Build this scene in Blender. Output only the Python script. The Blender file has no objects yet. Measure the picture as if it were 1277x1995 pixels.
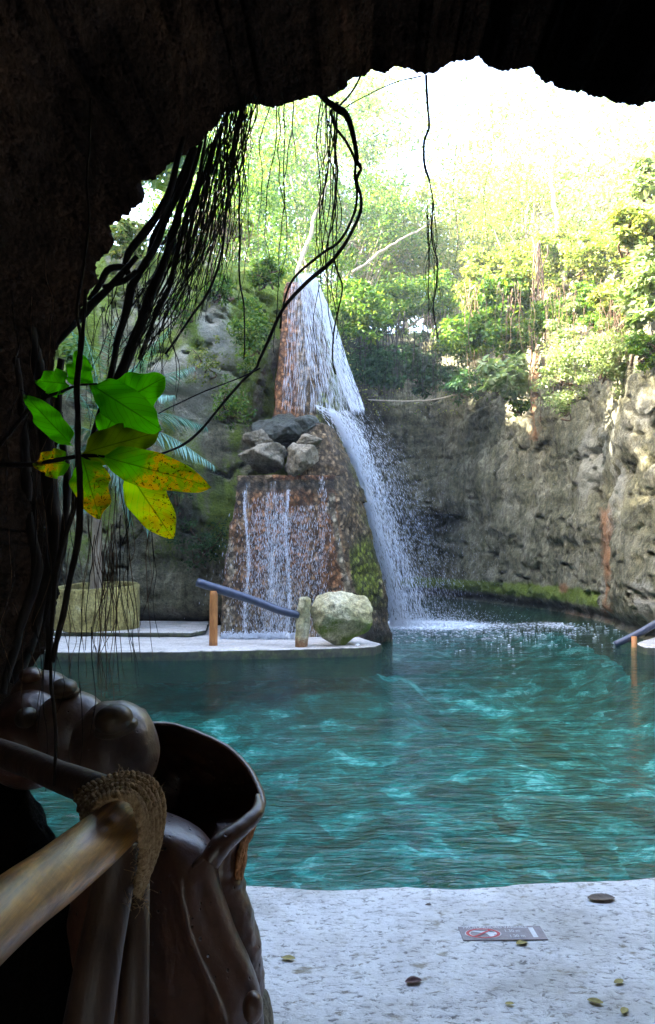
import bpy, math, random
import numpy as np
from mathutils import Vector, noise as mnoise
random.seed(7); rng = np.random.default_rng(11)
S = bpy.context.scene
COL = S.collection

# ------------------------------------------------------------------ camera, sky, sun, exposure
F = 1500.0; CX = 638.5; HY = 1085.0; EYE = 1.5      # focal length and horizon in photo pixels (1277 x 1995)
cam_d = bpy.data.cameras.new("camera"); cam = bpy.data.objects.new("camera", cam_d); COL.objects.link(cam)
cam_d.sensor_fit = 'VERTICAL'; cam_d.sensor_height = 36.0; cam_d.lens = 36.0*F/1995.0
cam_d.shift_y = -(997.5-HY)/1995.0
cam_d.clip_start = 0.05; cam_d.clip_end = 500
cam.location = (0, 0, EYE); cam.rotation_euler = (math.radians(90), 0, 0)
S.camera = cam

SUN_EL, SUN_AZ = 31.0, -101.0        # azimuth measured from +Y towards +X
d2s = Vector((math.sin(math.radians(SUN_AZ))*math.cos(math.radians(SUN_EL)),
              math.cos(math.radians(SUN_AZ))*math.cos(math.radians(SUN_EL)), math.sin(math.radians(SUN_EL))))
world = bpy.data.worlds.new("World"); S.world = world; world.use_nodes = True
wn = world.node_tree; bg = wn.nodes['Background']
sky = wn.nodes.new('ShaderNodeTexSky'); sky.sky_type = 'NISHITA'; sky.sun_disc = False
sky.sun_elevation = math.radians(SUN_EL); sky.sun_rotation = math.radians(SUN_AZ)
sky.air_density = 1.0; sky.dust_density = 2.0; sky.ozone_density = 1.0
wn.links.new(sky.outputs[0], bg.inputs[0]); bg.inputs[1].default_value = 0.15
sd = bpy.data.lights.new("sun", 'SUN'); sd.energy = 5.0; sd.angle = math.radians(0.5); sd.color = (1, 0.94, 0.82)
sun = bpy.data.objects.new("sun", sd); COL.objects.link(sun)
sun.rotation_euler = (-d2s).to_track_quat('-Z', 'Y').to_euler(); sun.location = (-10, 0, 20)
S.view_settings.view_transform = 'Standard'; S.view_settings.look = 'None'
S.view_settings.gamma = 1.0; S.view_settings.exposure = 4.25
try:
    S.cycles.use_denoising = True; S.cycles.max_bounces = 8; S.cycles.transparent_max_bounces = 24
    S.cycles.diffuse_bounces = 4; S.cycles.glossy_bounces = 3; S.cycles.sample_clamp_indirect = 6.0
    S.cycles.caustics_reflective = False; S.cycles.caustics_refractive = False
except Exception: pass

# ------------------------------------------------------------------ helpers
def P(px, py, Y):
    return np.array([(px-CX)/F*Y, Y, EYE-(py-HY)/F*Y])
def proj(V):
    y = np.maximum(V[:, 1], 0.05)
    return V[:, 0]/y*F+CX, HY-(V[:, 2]-EYE)/y*F
def sm(x, a, b):
    t = np.clip((x-a)/(b-a), 0, 1); return t*t*(3-2*t)
def _h(ix, iy, iz, seed):
    n = (ix*374761393 + iy*668265263 + iz*2147483647*0 + iz*1274126177 + seed*974711) & 0xffffffff
    n = ((n ^ (n >> 13))*1274126177) & 0xffffffff
    n = n ^ (n >> 16)
    return (n & 0xffff)/32767.5-1.0
def vnoise(p, seed=0):
    f = np.floor(p); i = f.astype(np.int64); t = p-f; t = t*t*t*(t*(t*6-15)+10)
    r = 0
    for dx in (0, 1):
        wx = t[:, 0] if dx else 1-t[:, 0]
        for dy in (0, 1):
            wy = t[:, 1] if dy else 1-t[:, 1]
            for dz in (0, 1):
                wz = t[:, 2] if dz else 1-t[:, 2]
                r = r+wx*wy*wz*_h(i[:, 0]+dx, i[:, 1]+dy, i[:, 2]+dz, seed)
    return r
def fbm(p, freq=1.0, octv=4, seed=0, gain=0.5):
    p = np.asarray(p, float); freq = np.asarray(freq, float)
    r = 0; a = 1.0; s = 0
    for k in range(octv):
        r = r+a*vnoise(p*freq+17.3*k, seed+k); s += a; a *= gain; freq = freq*2.03
    return r/s
def tag(o, label=None, cat=None, group=None, kind=None):
    if label: o['label'] = label
    if cat: o['category'] = cat
    if group: o['group'] = group
    if kind: o['kind'] = kind
    return o
def link(o, parent=None):
    COL.objects.link(o)
    if parent is not None: o.parent = parent
    return o
def raw(name, V, Fc, mat, parent=None, smooth=True, local=True):
    """V (N,3) world positions, Fc an (M,k) array or a list of such arrays"""
    V = np.asarray(V, float)
    if not isinstance(Fc, list): Fc = [Fc]
    Fc = [np.asarray(f, np.int32) for f in Fc if len(f)]
    off = np.zeros(3)
    if parent is not None:
        off = np.array(parent.location)
    me = bpy.data.meshes.new(name)
    me.vertices.add(len(V)); me.vertices.foreach_set('co', (V-off).astype(np.float32).ravel())
    nl = sum(f.size for f in Fc); npoly = sum(len(f) for f in Fc)
    me.loops.add(nl); me.loops.foreach_set('vertex_index', np.concatenate([f.ravel() for f in Fc]))
    tot = np.concatenate([np.full(len(f), f.shape[1], np.int32) for f in Fc])
    st = np.concatenate([[0], np.cumsum(tot)[:-1]]).astype(np.int32)
    me.polygons.add(npoly); me.polygons.foreach_set('loop_start', st); me.polygons.foreach_set('loop_total', tot)
    me.polygons.foreach_set('use_smooth', np.full(npoly, smooth))
    me.update(calc_edges=True); me.validate()
    if mat: me.materials.append(mat)
    o = bpy.data.objects.new(name, me); link(o, parent); return o
def empty(name, loc, label=None, cat=None, group=None, kind=None):
    o = bpy.data.objects.new(name, None); o.location = Vector([float(a) for a in loc]); o.empty_display_size = .2
    COL.objects.link(o); return tag(o, label, cat, group, kind)
def recentre(o):
    """move a mesh object's origin to the base of its own geometry"""
    me = o.data; n = len(me.vertices); a = np.zeros(n*3, np.float32); me.vertices.foreach_get('co', a); a = a.reshape(-1, 3)
    c = (a.min(0)+a.max(0))/2; c[2] = a[:, 2].min()
    me.vertices.foreach_set('co', (a-c).ravel()); me.update(); o.location = Vector([float(x) for x in c]); return o
def color_attr(o, name, arr):
    at = o.data.color_attributes.new(name, 'FLOAT_COLOR', 'POINT')
    a = np.ones((len(arr), 4), np.float32); a[:, :arr.shape[1]] = arr
    at.data.foreach_set('color', a.ravel())
def grid_faces(nu, nv, closed_u=False):
    i = np.arange(nu if closed_u else nu-1); j = np.arange(nv-1)
    I, J = np.meshgrid(i, j, indexing='ij'); I2 = (I+1) % nu
    return np.stack([I*nv+J, I2*nv+J, I2*nv+J+1, I*nv+J+1], -1).reshape(-1, 4)
def catmull(pts, n):
    pts = np.asarray(pts, float); m = len(pts)
    if m == 2: return pts[0]+(pts[1]-pts[0])*np.linspace(0, 1, n)[:, None]
    e = np.vstack([2*pts[0]-pts[1], pts, 2*pts[-1]-pts[-2]])
    t = np.linspace(0, m-1-1e-9, n); i = t.astype(int); f = (t-i)[:, None]
    p0, p1, p2, p3 = e[i], e[i+1], e[i+2], e[i+3]
    return .5*((2*p1)+(-p0+p2)*f+(2*p0-5*p1+4*p2-p3)*f**2+(-p0+3*p1-3*p2+p3)*f**3)
def tube_data(path, rad, sides=7, lump=0.0, seed=0, cap=True, bumpf=None):
    path = np.asarray(path, float); n = len(path)
    rad = np.broadcast_to(np.asarray(rad, float), (n,)) if np.ndim(rad) == 0 or len(rad) == n else np.interp(np.linspace(0, 1, n), np.linspace(0, 1, len(rad)), rad)
    T = np.gradient(path, axis=0); T /= np.linalg.norm(T, axis=1)[:, None]+1e-9
    ref = np.array([0.31, 0.9, 0.2]) if abs(T[0][1]) < .8 else np.array([1., 0.1, .1])
    N = np.zeros((n, 3)); v = np.cross(T[0], ref); v /= np.linalg.norm(v); N[0] = v
    for i in range(1, n):
        v = N[i-1]-T[i]*np.dot(N[i-1], T[i]); N[i] = v/(np.linalg.norm(v)+1e-9)
    B = np.cross(T, N)
    a = np.arange(sides)*2*math.pi/sides
    ring = N[:, None, :]*np.cos(a)[None, :, None]+B[:, None, :]*np.sin(a)[None, :, None]
    r = rad[:, None]*np.ones((1, sides))
    if lump:
        q = (path[:, None, :]+ring*rad[:, None, None]).reshape(-1, 3)
        r = r*(1+lump*fbm(q, 1/(np.mean(rad)*4), 3, seed).reshape(n, sides))
    V = (path[:, None, :]+ring*r[:, :, None]).reshape(-1, 3)
    i = np.arange(n-1); j = np.arange(sides); I, J = np.meshgrid(i, j, indexing='ij'); J2 = (J+1) % sides
    Fq = np.stack([I*sides+J, I*sides+J2, (I+1)*sides+J2, (I+1)*sides+J], -1).reshape(-1, 4)
    if cap:
        V = np.vstack([V, path[0], path[-1]]); a0 = n*sides; j = np.arange(sides); j2 = (j+1) % sides
        Ft = np.vstack([np.stack([np.full(sides, a0), j2, j], -1), np.stack([np.full(sides, a0+1), (n-1)*sides+j, (n-1)*sides+j2], -1)])
        return V, Fq, Ft
    return V, Fq, np.zeros((0, 3), int)
class MB:
    def __init__(s): s.V = []; s.Q = []; s.T = []; s.n = 0
    def add(s, V, Q=None, T=None):
        s.V.append(np.asarray(V, float))
        if Q is not None and len(Q): s.Q.append(np.asarray(Q)+s.n)
        if T is not None and len(T): s.T.append(np.asarray(T)+s.n)
        s.n += len(V)
    def tube(s, path, rad, sides=7, lump=0.0, seed=0): s.add(*tube_data(path, rad, sides, lump, seed))
    def build(s, name, mat, parent=None, smooth=True):
        f = []
        if s.Q: f.append(np.vstack(s.Q))
        if s.T: f.append(np.vstack(s.T))
        return raw(name, np.vstack(s.V), f, mat, parent, smooth)
def pathpx(pts, n=24, wob=0.0, seed=0, Y=4.0):
    """pts rows (px, py[, Y])"""
    q = np.array([P(p[0], p[1], p[2] if len(p) > 2 else Y) for p in pts])
    q = catmull(q, n)
    if wob:
        r = np.random.default_rng(seed); k = q*np.array([2.2, 2.2, 2.2])
        q = q+wob*np.stack([fbm(k, 1.2, 3, seed), fbm(k, 1.2, 3, seed+9), 0*k[:, 0]], 1)
    return q
def sphere_dirs(sub=4):
    import bmesh
    bm = bmesh.new(); bmesh.ops.create_icosphere(bm, subdivisions=sub, radius=1.0)
    bm.verts.ensure_lookup_table()
    V = np.array([v.co[:] for v in bm.verts]); T = np.array([[v.index for v in f.verts] for f in bm.faces]); bm.free(); return V, T
ICO4 = sphere_dirs(4); ICO5 = sphere_dirs(5); ICO2 = sphere_dirs(2)
def rockdata(c, r, seed, amp=.35, facet=10, ico=ICO5, rough=.05):
    """boulder: a sphere clipped by random planes, then roughened"""
    D, T = ico; rr = np.random.default_rng(seed)
    facet += 6; n = rr.normal(size=(facet, 3)); n /= np.linalg.norm(n, axis=1)[:, None]
    facet = len(n); h = rr.uniform(.52, .86, facet)
    dd = D@n.T; lim = np.where(dd > 1e-3, h/np.maximum(dd, 1e-3), 9)
    R = np.minimum(1.0, lim.min(1)); R = R*(1+amp*.3*fbm(D, 1.6, 3, seed)+rough*1.6*fbm(D, 4, 5, seed+3, .6)-rough*.5*np.exp(-(fbm(D, 2.2, 3, seed+7)/.03)**2))
    return D*R[:, None]*np.asarray(r)+np.asarray(c), T

# ------------------------------------------------------------------ materials
def nt(name):
    m = bpy.data.materials.new(name); m.use_nodes = True; t = m.node_tree
    return m, t, t.nodes['Principled BSDF'], t.nodes['Material Output']
def N(t, typ, **kw):
    n = t.nodes.new(typ)
    for k, v in kw.items():
        if k.startswith('i_'):
            key = k[2:]; key = int(key) if key.isdigit() else key.replace('_', ' ')
            n.inputs[key].default_value = v
        else: setattr(n, k, v)
    return n
def ramp(t, src, stops):
    r = t.nodes.new('ShaderNodeValToRGB'); e = r.color_ramp.elements
    while len(e) < len(stops): e.new(.5)
    for k, (p, c) in enumerate(stops):
        e[k].position = p; e[k].color = (*c, 1) if len(c) == 3 else c
    t.links.new(src, r.inputs[0]); return r.outputs[0]
def coords(t, scale=(1, 1, 1), src='Generated'):
    g = t.nodes.new('ShaderNodeNewGeometry'); mp = t.nodes.new('ShaderNodeMapping'); mp.inputs['Scale'].default_value = scale
    t.links.new(g.outputs['Position'], mp.inputs[0]); return mp.outputs[0]
def noise(t, vec, scale, detail=5, rough=.6, dist=0.0):
    n = N(t, 'ShaderNodeTexNoise'); n.inputs['Scale'].default_value = scale; n.inputs['Detail'].default_value = detail
    n.inputs['Roughness'].default_value = rough; n.inputs['Distortion'].default_value = dist; t.links.new(vec, n.inputs['Vector']); return n.outputs[0]
def voro(t, vec, scale, feature='F1', out=0, rnd=1.0):
    n = N(t, 'ShaderNodeTexVoronoi', feature=feature); n.inputs['Scale'].default_value = scale; n.inputs['Randomness'].default_value = rnd
    t.links.new(vec, n.inputs['Vector']); return n.outputs[out]
def mix(t, fac, a, b, mode='MIX'):
    n = N(t, 'ShaderNodeMix', data_type='RGBA', blend_type=mode)
    for s, v in ((n.inputs[0], fac), (n.inputs[6], a), (n.inputs[7], b)):
        if hasattr(v, 'is_output') or hasattr(v, 'links'): t.links.new(v, s)
        elif isinstance(v, (int, float)): s.default_value = v
        else: s.default_value = (*v, 1)
    return n.outputs[2]
def math_(t, op, a, b=None, c=None, clamp=False):
    n = N(t, 'ShaderNodeMath', operation=op, use_clamp=clamp)
    for k, v in enumerate((a, b, c)):
        if v is None: continue
        if isinstance(v, (int, float)): n.inputs[k].default_value = v
        else: t.links.new(v, n.inputs[k])
    return n.outputs[0]
def bump(t, h, strength, dist, prev=None):
    b = N(t, 'ShaderNodeBump'); b.inputs['Strength'].default_value = strength; b.inputs['Distance'].default_value = dist
    t.links.new(h, b.inputs['Height'])
    if prev is not None: t.links.new(prev, b.inputs['Normal'])
    return b.outputs[0]

def rock_mat(name, cols, scale=1.0, streak=.5, rough=.85, bstr=.8, bdist=.05, pits=.5, attr=True, spec=.35, peb=0):
    m, t, b, o = nt(name)
    c = coords(t); n1 = noise(t, c, 1.1*scale, 8, .65, .4); n2 = noise(t, c, 9*scale, 8, .7)
    base = ramp(t, n1, [(.3, cols[0]), (.48, cols[1]), (.62, cols[2]), (.78, cols[3])])
    base = mix(t, .75, base, ramp(t, n2, [(.3, (.25,)*3), (.5, (.8,)*3), (.72, (1.5,)*3)]), 'MULTIPLY')
    sv = coords(t, (3.2, 3.2, .22)); n3 = noise(t, sv, 1.6*scale, 6, .65)
    base = mix(t, streak, base, ramp(t, n3, [(.32, (.25, .24, .22)), (.5, (.85,)*3), (.68, (1.35, 1.3, 1.2))]), 'MULTIPLY')
    pv = voro(t, c, 5.5*scale); pv2 = voro(t, c, 24*scale)
    base = mix(t, pits, base, ramp(t, pv2, [(.12, (.3,)*3), (.35, (1,)*3)]), 'MULTIPLY')
    base = mix(t, .8, base, ramp(t, noise(t, coords(t, (1.3, 1.3, .5)), 6*scale, 9, .78), [(.36, (.22,)*3), (.46, (.9,)*3), (.6, (1.15,)*3), (.7, (1.7,)*3)]), 'MULTIPLY')
    if attr:
        a = N(t, 'ShaderNodeVertexColor', layer_name='stain_shade'); sp = N(t, 'ShaderNodeSeparateColor'); t.links.new(a.outputs[0], sp.inputs[0])
        n4 = noise(t, c, 14*scale, 5, .7)
        def layer(base, ch, col1, col2, lo=.30):
            f = math_(t, 'MULTIPLY', math_(t, 'MULTIPLY_ADD', sp.outputs[ch], 1.6, math_(t, 'MULTIPLY_ADD', n4, 1.2, -1.05)), 2.2, clamp=True)
            f = math_(t, 'MULTIPLY', f, math_(t, 'MINIMUM', math_(t, 'MULTIPLY', sp.outputs[ch], 4.0), 1.0), clamp=True)
            cc = mix(t, noise(t, c, 22*scale, 4, .7), col1, col2)
            return mix(t, f, base, cc)
        base = layer(base, 0, (.03, .06, .008), (.25, .32, .035))     # moss
        base = layer(base, 1, (.11, .05, .022), (.42, .21, .09))      # rust and warm root stain
        base = layer(base, 2, (.17, .16, .12), (.43, .41, .33))      # pale lime crust and brightened rock
        wet = mix(t, math_(t, 'SUBTRACT', 1.0, a.outputs[1]), base, (.016, .017, .018), 'MIX')   # alpha: black algae film, plus shade painted into the back corner
        base = wet
    if peb:
        pc = N(t, 'ShaderNodeTexVoronoi'); pc.inputs['Scale'].default_value = peb; t.links.new(coords(t, (1, 1, .8)), pc.inputs['Vector'])
        sc_ = N(t, 'ShaderNodeSeparateColor'); t.links.new(pc.outputs['Color'], sc_.inputs[0])
        base = mix(t, 1.0, base, ramp(t, sc_.outputs[0], [(0, (.28, .22, .18)), (.35, (.8, .68, .56)), (.7, (1.5, 1.25, 1.0)), (1, (2.5, 2.3, 2.1))]), 'MULTIPLY')
        base = mix(t, .8, base, ramp(t, pc.outputs['Distance'], [(.15, (1.15,)*3), (.55, (.35,)*3)]), 'MULTIPLY')
    t.links.new(base, b.inputs['Base Color']); b.inputs['Roughness'].default_value = rough; b.inputs['Specular IOR Level'].default_value = spec
    h1 = noise(t, c, 5*scale, 10, .72); 
    nb = bump(t, h1, bstr, bdist*3); nb = bump(t, pv2, bstr*.6, bdist*.5, nb)
    nb = bump(t, noise(t, c, 45*scale, 6, .7), bstr*.7, bdist*.35, nb)
    t.links.new(nb, b.inputs['Normal']); return m

def simple_mat(name, c1, c2, scale=8, rough=.6, stretch=(1, 1, 1), bstr=.4, bdist=.01, spec=.5, metallic=0, detail=6):
    m, t, b, o = nt(name); c = coords(t, stretch); n = noise(t, c, scale, detail, .65)
    t.links.new(ramp(t, n, [(.3, c1), (.7, c2)]), b.inputs['Base Color']); b.inputs['Roughness'].default_value = rough
    b.inputs['Specular IOR Level'].default_value = spec; b.inputs['Metallic'].default_value = metallic
    t.links.new(bump(t, n, bstr, bdist), b.inputs['Normal']); return m

def leaf_mat(name, cols, trans=.45, rough=.45):
    m, t, b, o = nt(name)
    g = N(t, 'ShaderNodeNewGeometry')
    base = ramp(t, g.outputs['Random Per Island'], [(i/(len(cols)-1), c) for i, c in enumerate(cols)])
    t.links.new(base, b.inputs['Base Color']); b.inputs['Roughness'].default_value = rough; b.inputs['Specular IOR Level'].default_value = .3
    tr = N(t, 'ShaderNodeBsdfTranslucent'); t.links.new(mix(t, 1.0, base, (1.25, 1.35, .55), 'MULTIPLY'), tr.inputs[0])
    ms = N(t, 'ShaderNodeMixShader'); ms.inputs[0].default_value = trans
    t.links.new(b.outputs[0], ms.inputs[1]); t.links.new(tr.outputs[0], ms.inputs[2]); t.links.new(ms.outputs[0], o.inputs[0]); return m

M = {}
M['cliff'] = rock_mat('weathered_limestone', [(.10, .092, .045), (.20, .185, .105), (.31, .285, .19), (.44, .41, .31)], 1.0, .55, .9, 1.0, .05, .55)
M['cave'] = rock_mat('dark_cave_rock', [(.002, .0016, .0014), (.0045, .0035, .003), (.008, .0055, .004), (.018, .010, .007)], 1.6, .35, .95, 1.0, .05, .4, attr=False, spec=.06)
M['tower'] = rock_mat('waterfall_stone', [(.13, .10, .055), (.23, .18, .105), (.34, .27, .18), (.46, .41, .33)], 2.0, .5, .6, 1.0, .04, .4, peb=15)
M['darkrock'] = rock_mat('wet_dark_rock', [(.005, .009, .005), (.012, .02, .011), (.022, .032, .018), (.045, .05, .03)], 2.5, .3, .35, .8, .03, .3, attr=False, spec=.6)
M['greyrock'] = rock_mat('grey_rock', [(.10, .085, .05), (.22, .185, .125), (.36, .31, .23), (.46, .41, .33)], 2.5, .2, .8, .9, .03, .5, attr=False)
M['boulder'] = rock_mat('mossy_boulder_stone', [(.30, .27, .11), (.52, .47, .26), (.72, .66, .44), (.80, .76, .60)], 2.2, .15, .75, .8, .03, .35)
M['root'] = simple_mat('root_bark', (.008, .006, .005), (.035, .026, .020), 30, .8, (1, 1, .3), .6, .006, .3)
M['palebark'] = simple_mat('pale_bark', (.16, .12, .08), (.36, .30, .22), 14, .85, (1, 1, .3), .5, .02, .3)
M['browntwig'] = simple_mat('dry_root', (.05, .028, .016), (.17, .105, .06), 20, .85, (1, 1, .3), .4, .01, .3)
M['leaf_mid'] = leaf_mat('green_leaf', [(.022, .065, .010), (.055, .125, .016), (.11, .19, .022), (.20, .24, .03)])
M['leaf_yel'] = leaf_mat('sunlit_leaf', [(.06, .11, .02), (.13, .18, .03), (.24, .25, .06), (.38, .34, .12)])  # lit leaf copy, paled in colour like overexposed sun
M['leaf_dark'] = leaf_mat('dark_leaf', [(.015, .05, .018), (.03, .08, .03), (.05, .11, .045), (.08, .13, .05)])  # darker leaf copy: shade in the corner and between crowns painted in
M['leaf_pale'] = leaf_mat('pale_leaf', [(.12, .18, .07), (.20, .27, .11), (.30, .34, .17), (.42, .42, .26)])  # pale leaf, colour lifted further to imitate overexposure glare
M['leaf_blue'] = leaf_mat('palm_leaf', [(.07, .17, .13), (.12, .25, .20), (.20, .34, .28)], .25, .35)

def water_mat():
    m, t, b, o = nt('pool_water'); t.nodes.remove(b)
    c1 = coords(t, (.75, 2.1, 1)); 
    n1 = noise(t, c1, 1.5, 3, .5, .6); n2 = noise(t, c1, 5.0, 3, .6, .6); n3 = noise(t, c1, 13, 3, .6)
    nb = bump(t, n1, .35, .10); nb = bump(t, n2, .42, .055, nb); nb = bump(t, n3, .5, .014, nb)
    fr = N(t, 'ShaderNodeFresnel'); fr.inputs['IOR'].default_value = 1.33; t.links.new(nb, fr.inputs['Normal'])
    gl = N(t, 'ShaderNodeBsdfGlossy'); gl.inputs['Roughness'].default_value = .03; t.links.new(nb, gl.inputs['Normal'])
    tr = N(t, 'ShaderNodeBsdfTransparent'); tr.inputs[0].default_value = (.42, .86, .80, 1)
    sc = N(t, 'ShaderNodeBsdfDiffuse'); sc.inputs[0].default_value = (.002, .044, .036, 1)     # light scattered back by the water itself
    body = N(t, 'ShaderNodeMixShader'); body.inputs[0].default_value = .30
    t.links.new(tr.outputs[0], body.inputs[1]); t.links.new(sc.outputs[0], body.inputs[2])
    ms = N(t, 'ShaderNodeMixShader'); t.links.new(fr.outputs[0], ms.inputs[0]); t.links.new(body.outputs[0], ms.inputs[1]); t.links.new(gl.outputs[0], ms.inputs[2])
    # foam where the cascade lands
    at = N(t, 'ShaderNodeVertexColor', layer_name='foam'); sp = N(t, 'ShaderNodeSeparateColor'); t.links.new(at.outputs[0], sp.inputs[0])
    fn = noise(t, coords(t, (1, .5, 1)), 12, 9, .85); 
    ff = math_(t, 'MULTIPLY', math_(t, 'SUBTRACT', math_(t, 'ADD', sp.outputs[0], math_(t, 'MULTIPLY', fn, 1.9)), 1.5), 3.0, clamp=True)
    fo = N(t, 'ShaderNodeBsdfDiffuse'); fo.inputs[0].default_value = (.8, .85, .9, 1)
    m2 = N(t, 'ShaderNodeMixShader'); t.links.new(ff, m2.inputs[0]); t.links.new(ms.outputs[0], m2.inputs[1]); t.links.new(fo.outputs[0], m2.inputs[2])
    t.links.new(m2.outputs[0], o.inputs[0]); return m
M['water'] = water_mat()
def bed_mat():
    m, t, b, o = nt('pool_bed'); c0 = coords(t)
    # the pebbled bed, its colours warped in place of refraction by ripples
    w = N(t, 'ShaderNodeTexNoise'); w.inputs['Scale'].default_value = 7; w.inputs['Detail'].default_value = 5; w.inputs['Roughness'].default_value = .7; t.links.new(coords(t, (1, 2.2, 1)), w.inputs[0])
    vm = N(t, 'ShaderNodeVectorMath', operation='MULTIPLY_ADD'); t.links.new(w.outputs['Color'], vm.inputs[0]); vm.inputs[1].default_value = (.22, .10, 0); t.links.new(c0, vm.inputs[2])
    n1 = noise(t, vm.outputs[0], 1.7, 7, .72); n2 = noise(t, vm.outputs[0], 6.5, 7, .8)
    n0 = noise(t, c0, .35, 3, .5)
    s = math_(t, 'ADD', math_(t, 'MULTIPLY', n1, .5), math_(t, 'ADD', math_(t, 'MULTIPLY', n2, .35), math_(t, 'MULTIPLY', n0, .25)))
    pc = N(t, 'ShaderNodeTexVoronoi'); pc.inputs['Scale'].default_value = 3.2; t.links.new(vm.outputs[0], pc.inputs['Vector']); sc_ = N(t, 'ShaderNodeSeparateColor'); t.links.new(pc.outputs['Color'], sc_.inputs[0])
    s = math_(t, 'ADD', s, math_(t, 'MULTIPLY', math_(t, 'SUBTRACT', sc_.outputs[0], .5), .11))
    col = ramp(t, s, [(.40, (.006, .018, .004)), (.46, (.012, .048, .022)), (.51, (.016, .11, .085)), (.57, (.032, .20, .175)), (.63, (.13, .52, .50)), (.67, (.85, 1, 1))])
    t.links.new(col, b.inputs['Base Color']); b.inputs['Roughness'].default_value = .9; return m
M['bed'] = bed_mat()
def floor_mat(name, tint=(1, 1, 1), rough=.38):
    m, t, b, o = nt(name); c = coords(t, (1, 1.0, 1))
    base = ramp(t, noise(t, c, 5, 9, .75), [(.30, (.5, .49, .49)), (.45, (.76, .75, .76)), (.6, (.86, .86, .87)), (.75, (.9, .9, .9))])
    n2 = noise(t, coords(t, (1, 1.6, 1)), 26, 6, .7, .6)
    base = mix(t, .9, base, ramp(t, n2, [(.36, (.22, .20, .18)), (.42, (.70, .69, .69)), (.46, (1, 1, 1))]), 'MULTIPLY')
    base = mix(t, .9, base, ramp(t, noise(t, coords(t, (1, 2.6, 1)), 11, 8, .75, 1.2), [(.36, (.28, .23, .17)), (.40, (.85, .84, .82)), (.44, (1, 1, 1))]), 'MULTIPLY')
    n3 = noise(t, coords(t, (1, 1.5, 1)), 7.5, 5, .6)
    base = mix(t, ramp(t, n3, [(.60, (0, 0, 0)), (.68, (.8, .8, .8))]), base, (.22, .17, .09))
    base = mix(t, .8, base, ramp(t, noise(t, coords(t, (1, 1.4, 1)), 1.7, 6, .65), [(.36, (.62, .60, .56)), (.5, (.95, .94, .93)), (.6, (1, 1, 1))]), 'MULTIPLY')
    base = mix(t, 1.0, base, tint, 'MULTIPLY')
    g_ = N(t, 'ShaderNodeNewGeometry'); sx_ = N(t, 'ShaderNodeSeparateXYZ'); t.links.new(g_.outputs['True Normal'], sx_.inputs[0])
    side = ramp(t, math_(t, 'ABSOLUTE', sx_.outputs[2]), [(.55, (1, 1, 1)), (.85, (0, 0, 0))])
    base = mix(t, side, base, ramp(t, noise(t, c, 7, 5, .7), [(.35, (.012, .014, .008)), (.5, (.035, .038, .022)), (.62, (.06, .075, .02)), (.75, (.15, .14, .11))]))
    t.links.new(base, b.inputs['Base Color'])
    t.links.new(ramp(t, n2, [(.35, (.7,)*3), (.6, (rough,)*3)]), b.inputs['Roughness']); b.inputs['Specular IOR Level'].default_value = .6
    nb = bump(t, n2, .9, .012); nb = bump(t, noise(t, c, 90, 4, .7), .6, .004, nb); nb = bump(t, noise(t, c, 3, 3), .3, .03, nb)
    t.links.new(nb, b.inputs['Normal']); return m
M['floor'] = floor_mat('wet_limestone_floor'); M['deck'] = floor_mat('pale_stone_deck', (.70, .66, .62), .6)
def upnormal(t, targets):
    g = N(t, 'ShaderNodeNewGeometry'); a = N(t, 'ShaderNodeVectorMath', operation='MULTIPLY_ADD'); t.links.new(g.outputs['Normal'], a.inputs[0]); a.inputs[1].default_value = (.35, .35, .35); a.inputs[2].default_value = (.05, .1, .75)
    n = N(t, 'ShaderNodeVectorMath', operation='NORMALIZE'); t.links.new(a.outputs[0], n.inputs[0])
    for x in targets: t.links.new(n.outputs[0], x)
def falls_mat(name, dens, sc=(7, 7, .6)):
    m, t, b, o = nt(name); b.inputs['Base Color'].default_value = (.85, .9, .97, 1); b.inputs['Roughness'].default_value = .35
    tr = N(t, 'ShaderNodeBsdfTransparent'); tl = N(t, 'ShaderNodeBsdfTranslucent'); tl.inputs[0].default_value = (.85, .9, .97, 1)
    a = N(t, 'ShaderNodeMixShader'); a.inputs[0].default_value = .35; t.links.new(b.outputs[0], a.inputs[1]); t.links.new(tl.outputs[0], a.inputs[2])
    upnormal(t, [b.inputs['Normal']])
    n = noise(t, coords(t, sc), 1.6, 6, .75)
    at = N(t, 'ShaderNodeVertexColor', layer_name='dens'); sp = N(t, 'ShaderNodeSeparateColor'); t.links.new(at.outputs[0], sp.inputs[0])
    f = math_(t, 'MULTIPLY', math_(t, 'SUBTRACT', math_(t, 'ADD', math_(t, 'MULTIPLY', n, 2.4), math_(t, 'MULTIPLY', sp.outputs[0], 1.0)), 1.72), dens, clamp=True)
    ms = N(t, 'ShaderNodeMixShader'); t.links.new(f, ms.inputs[0]); t.links.new(tr.outputs[0], ms.inputs[1]); t.links.new(a.outputs[0], ms.inputs[2]); t.links.new(ms.outputs[0], o.inputs[0]); return m
M['fallsheet'] = falls_mat('white_water_sheet', 1.7); M['veil'] = falls_mat('thin_water_film', 1.1, (26, 26, 1.6))
def drop_mat():
    m, t, b, o = nt('water_drops'); b.inputs['Base Color'].default_value = (.85, .9, .98, 1); b.inputs['Roughness'].default_value = .2
    tl = N(t, 'ShaderNodeBsdfTranslucent'); tl.inputs[0].default_value = (.85, .9, .98, 1)
    upnormal(t, [b.inputs['Normal']])
    a = N(t, 'ShaderNodeMixShader'); a.inputs[0].default_value = .4; t.links.new(b.outputs[0], a.inputs[1]); t.links.new(tl.outputs[0], a.inputs[2]); t.links.new(a.outputs[0], o.inputs[0]); return m
M['drop'] = drop_mat()
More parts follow.
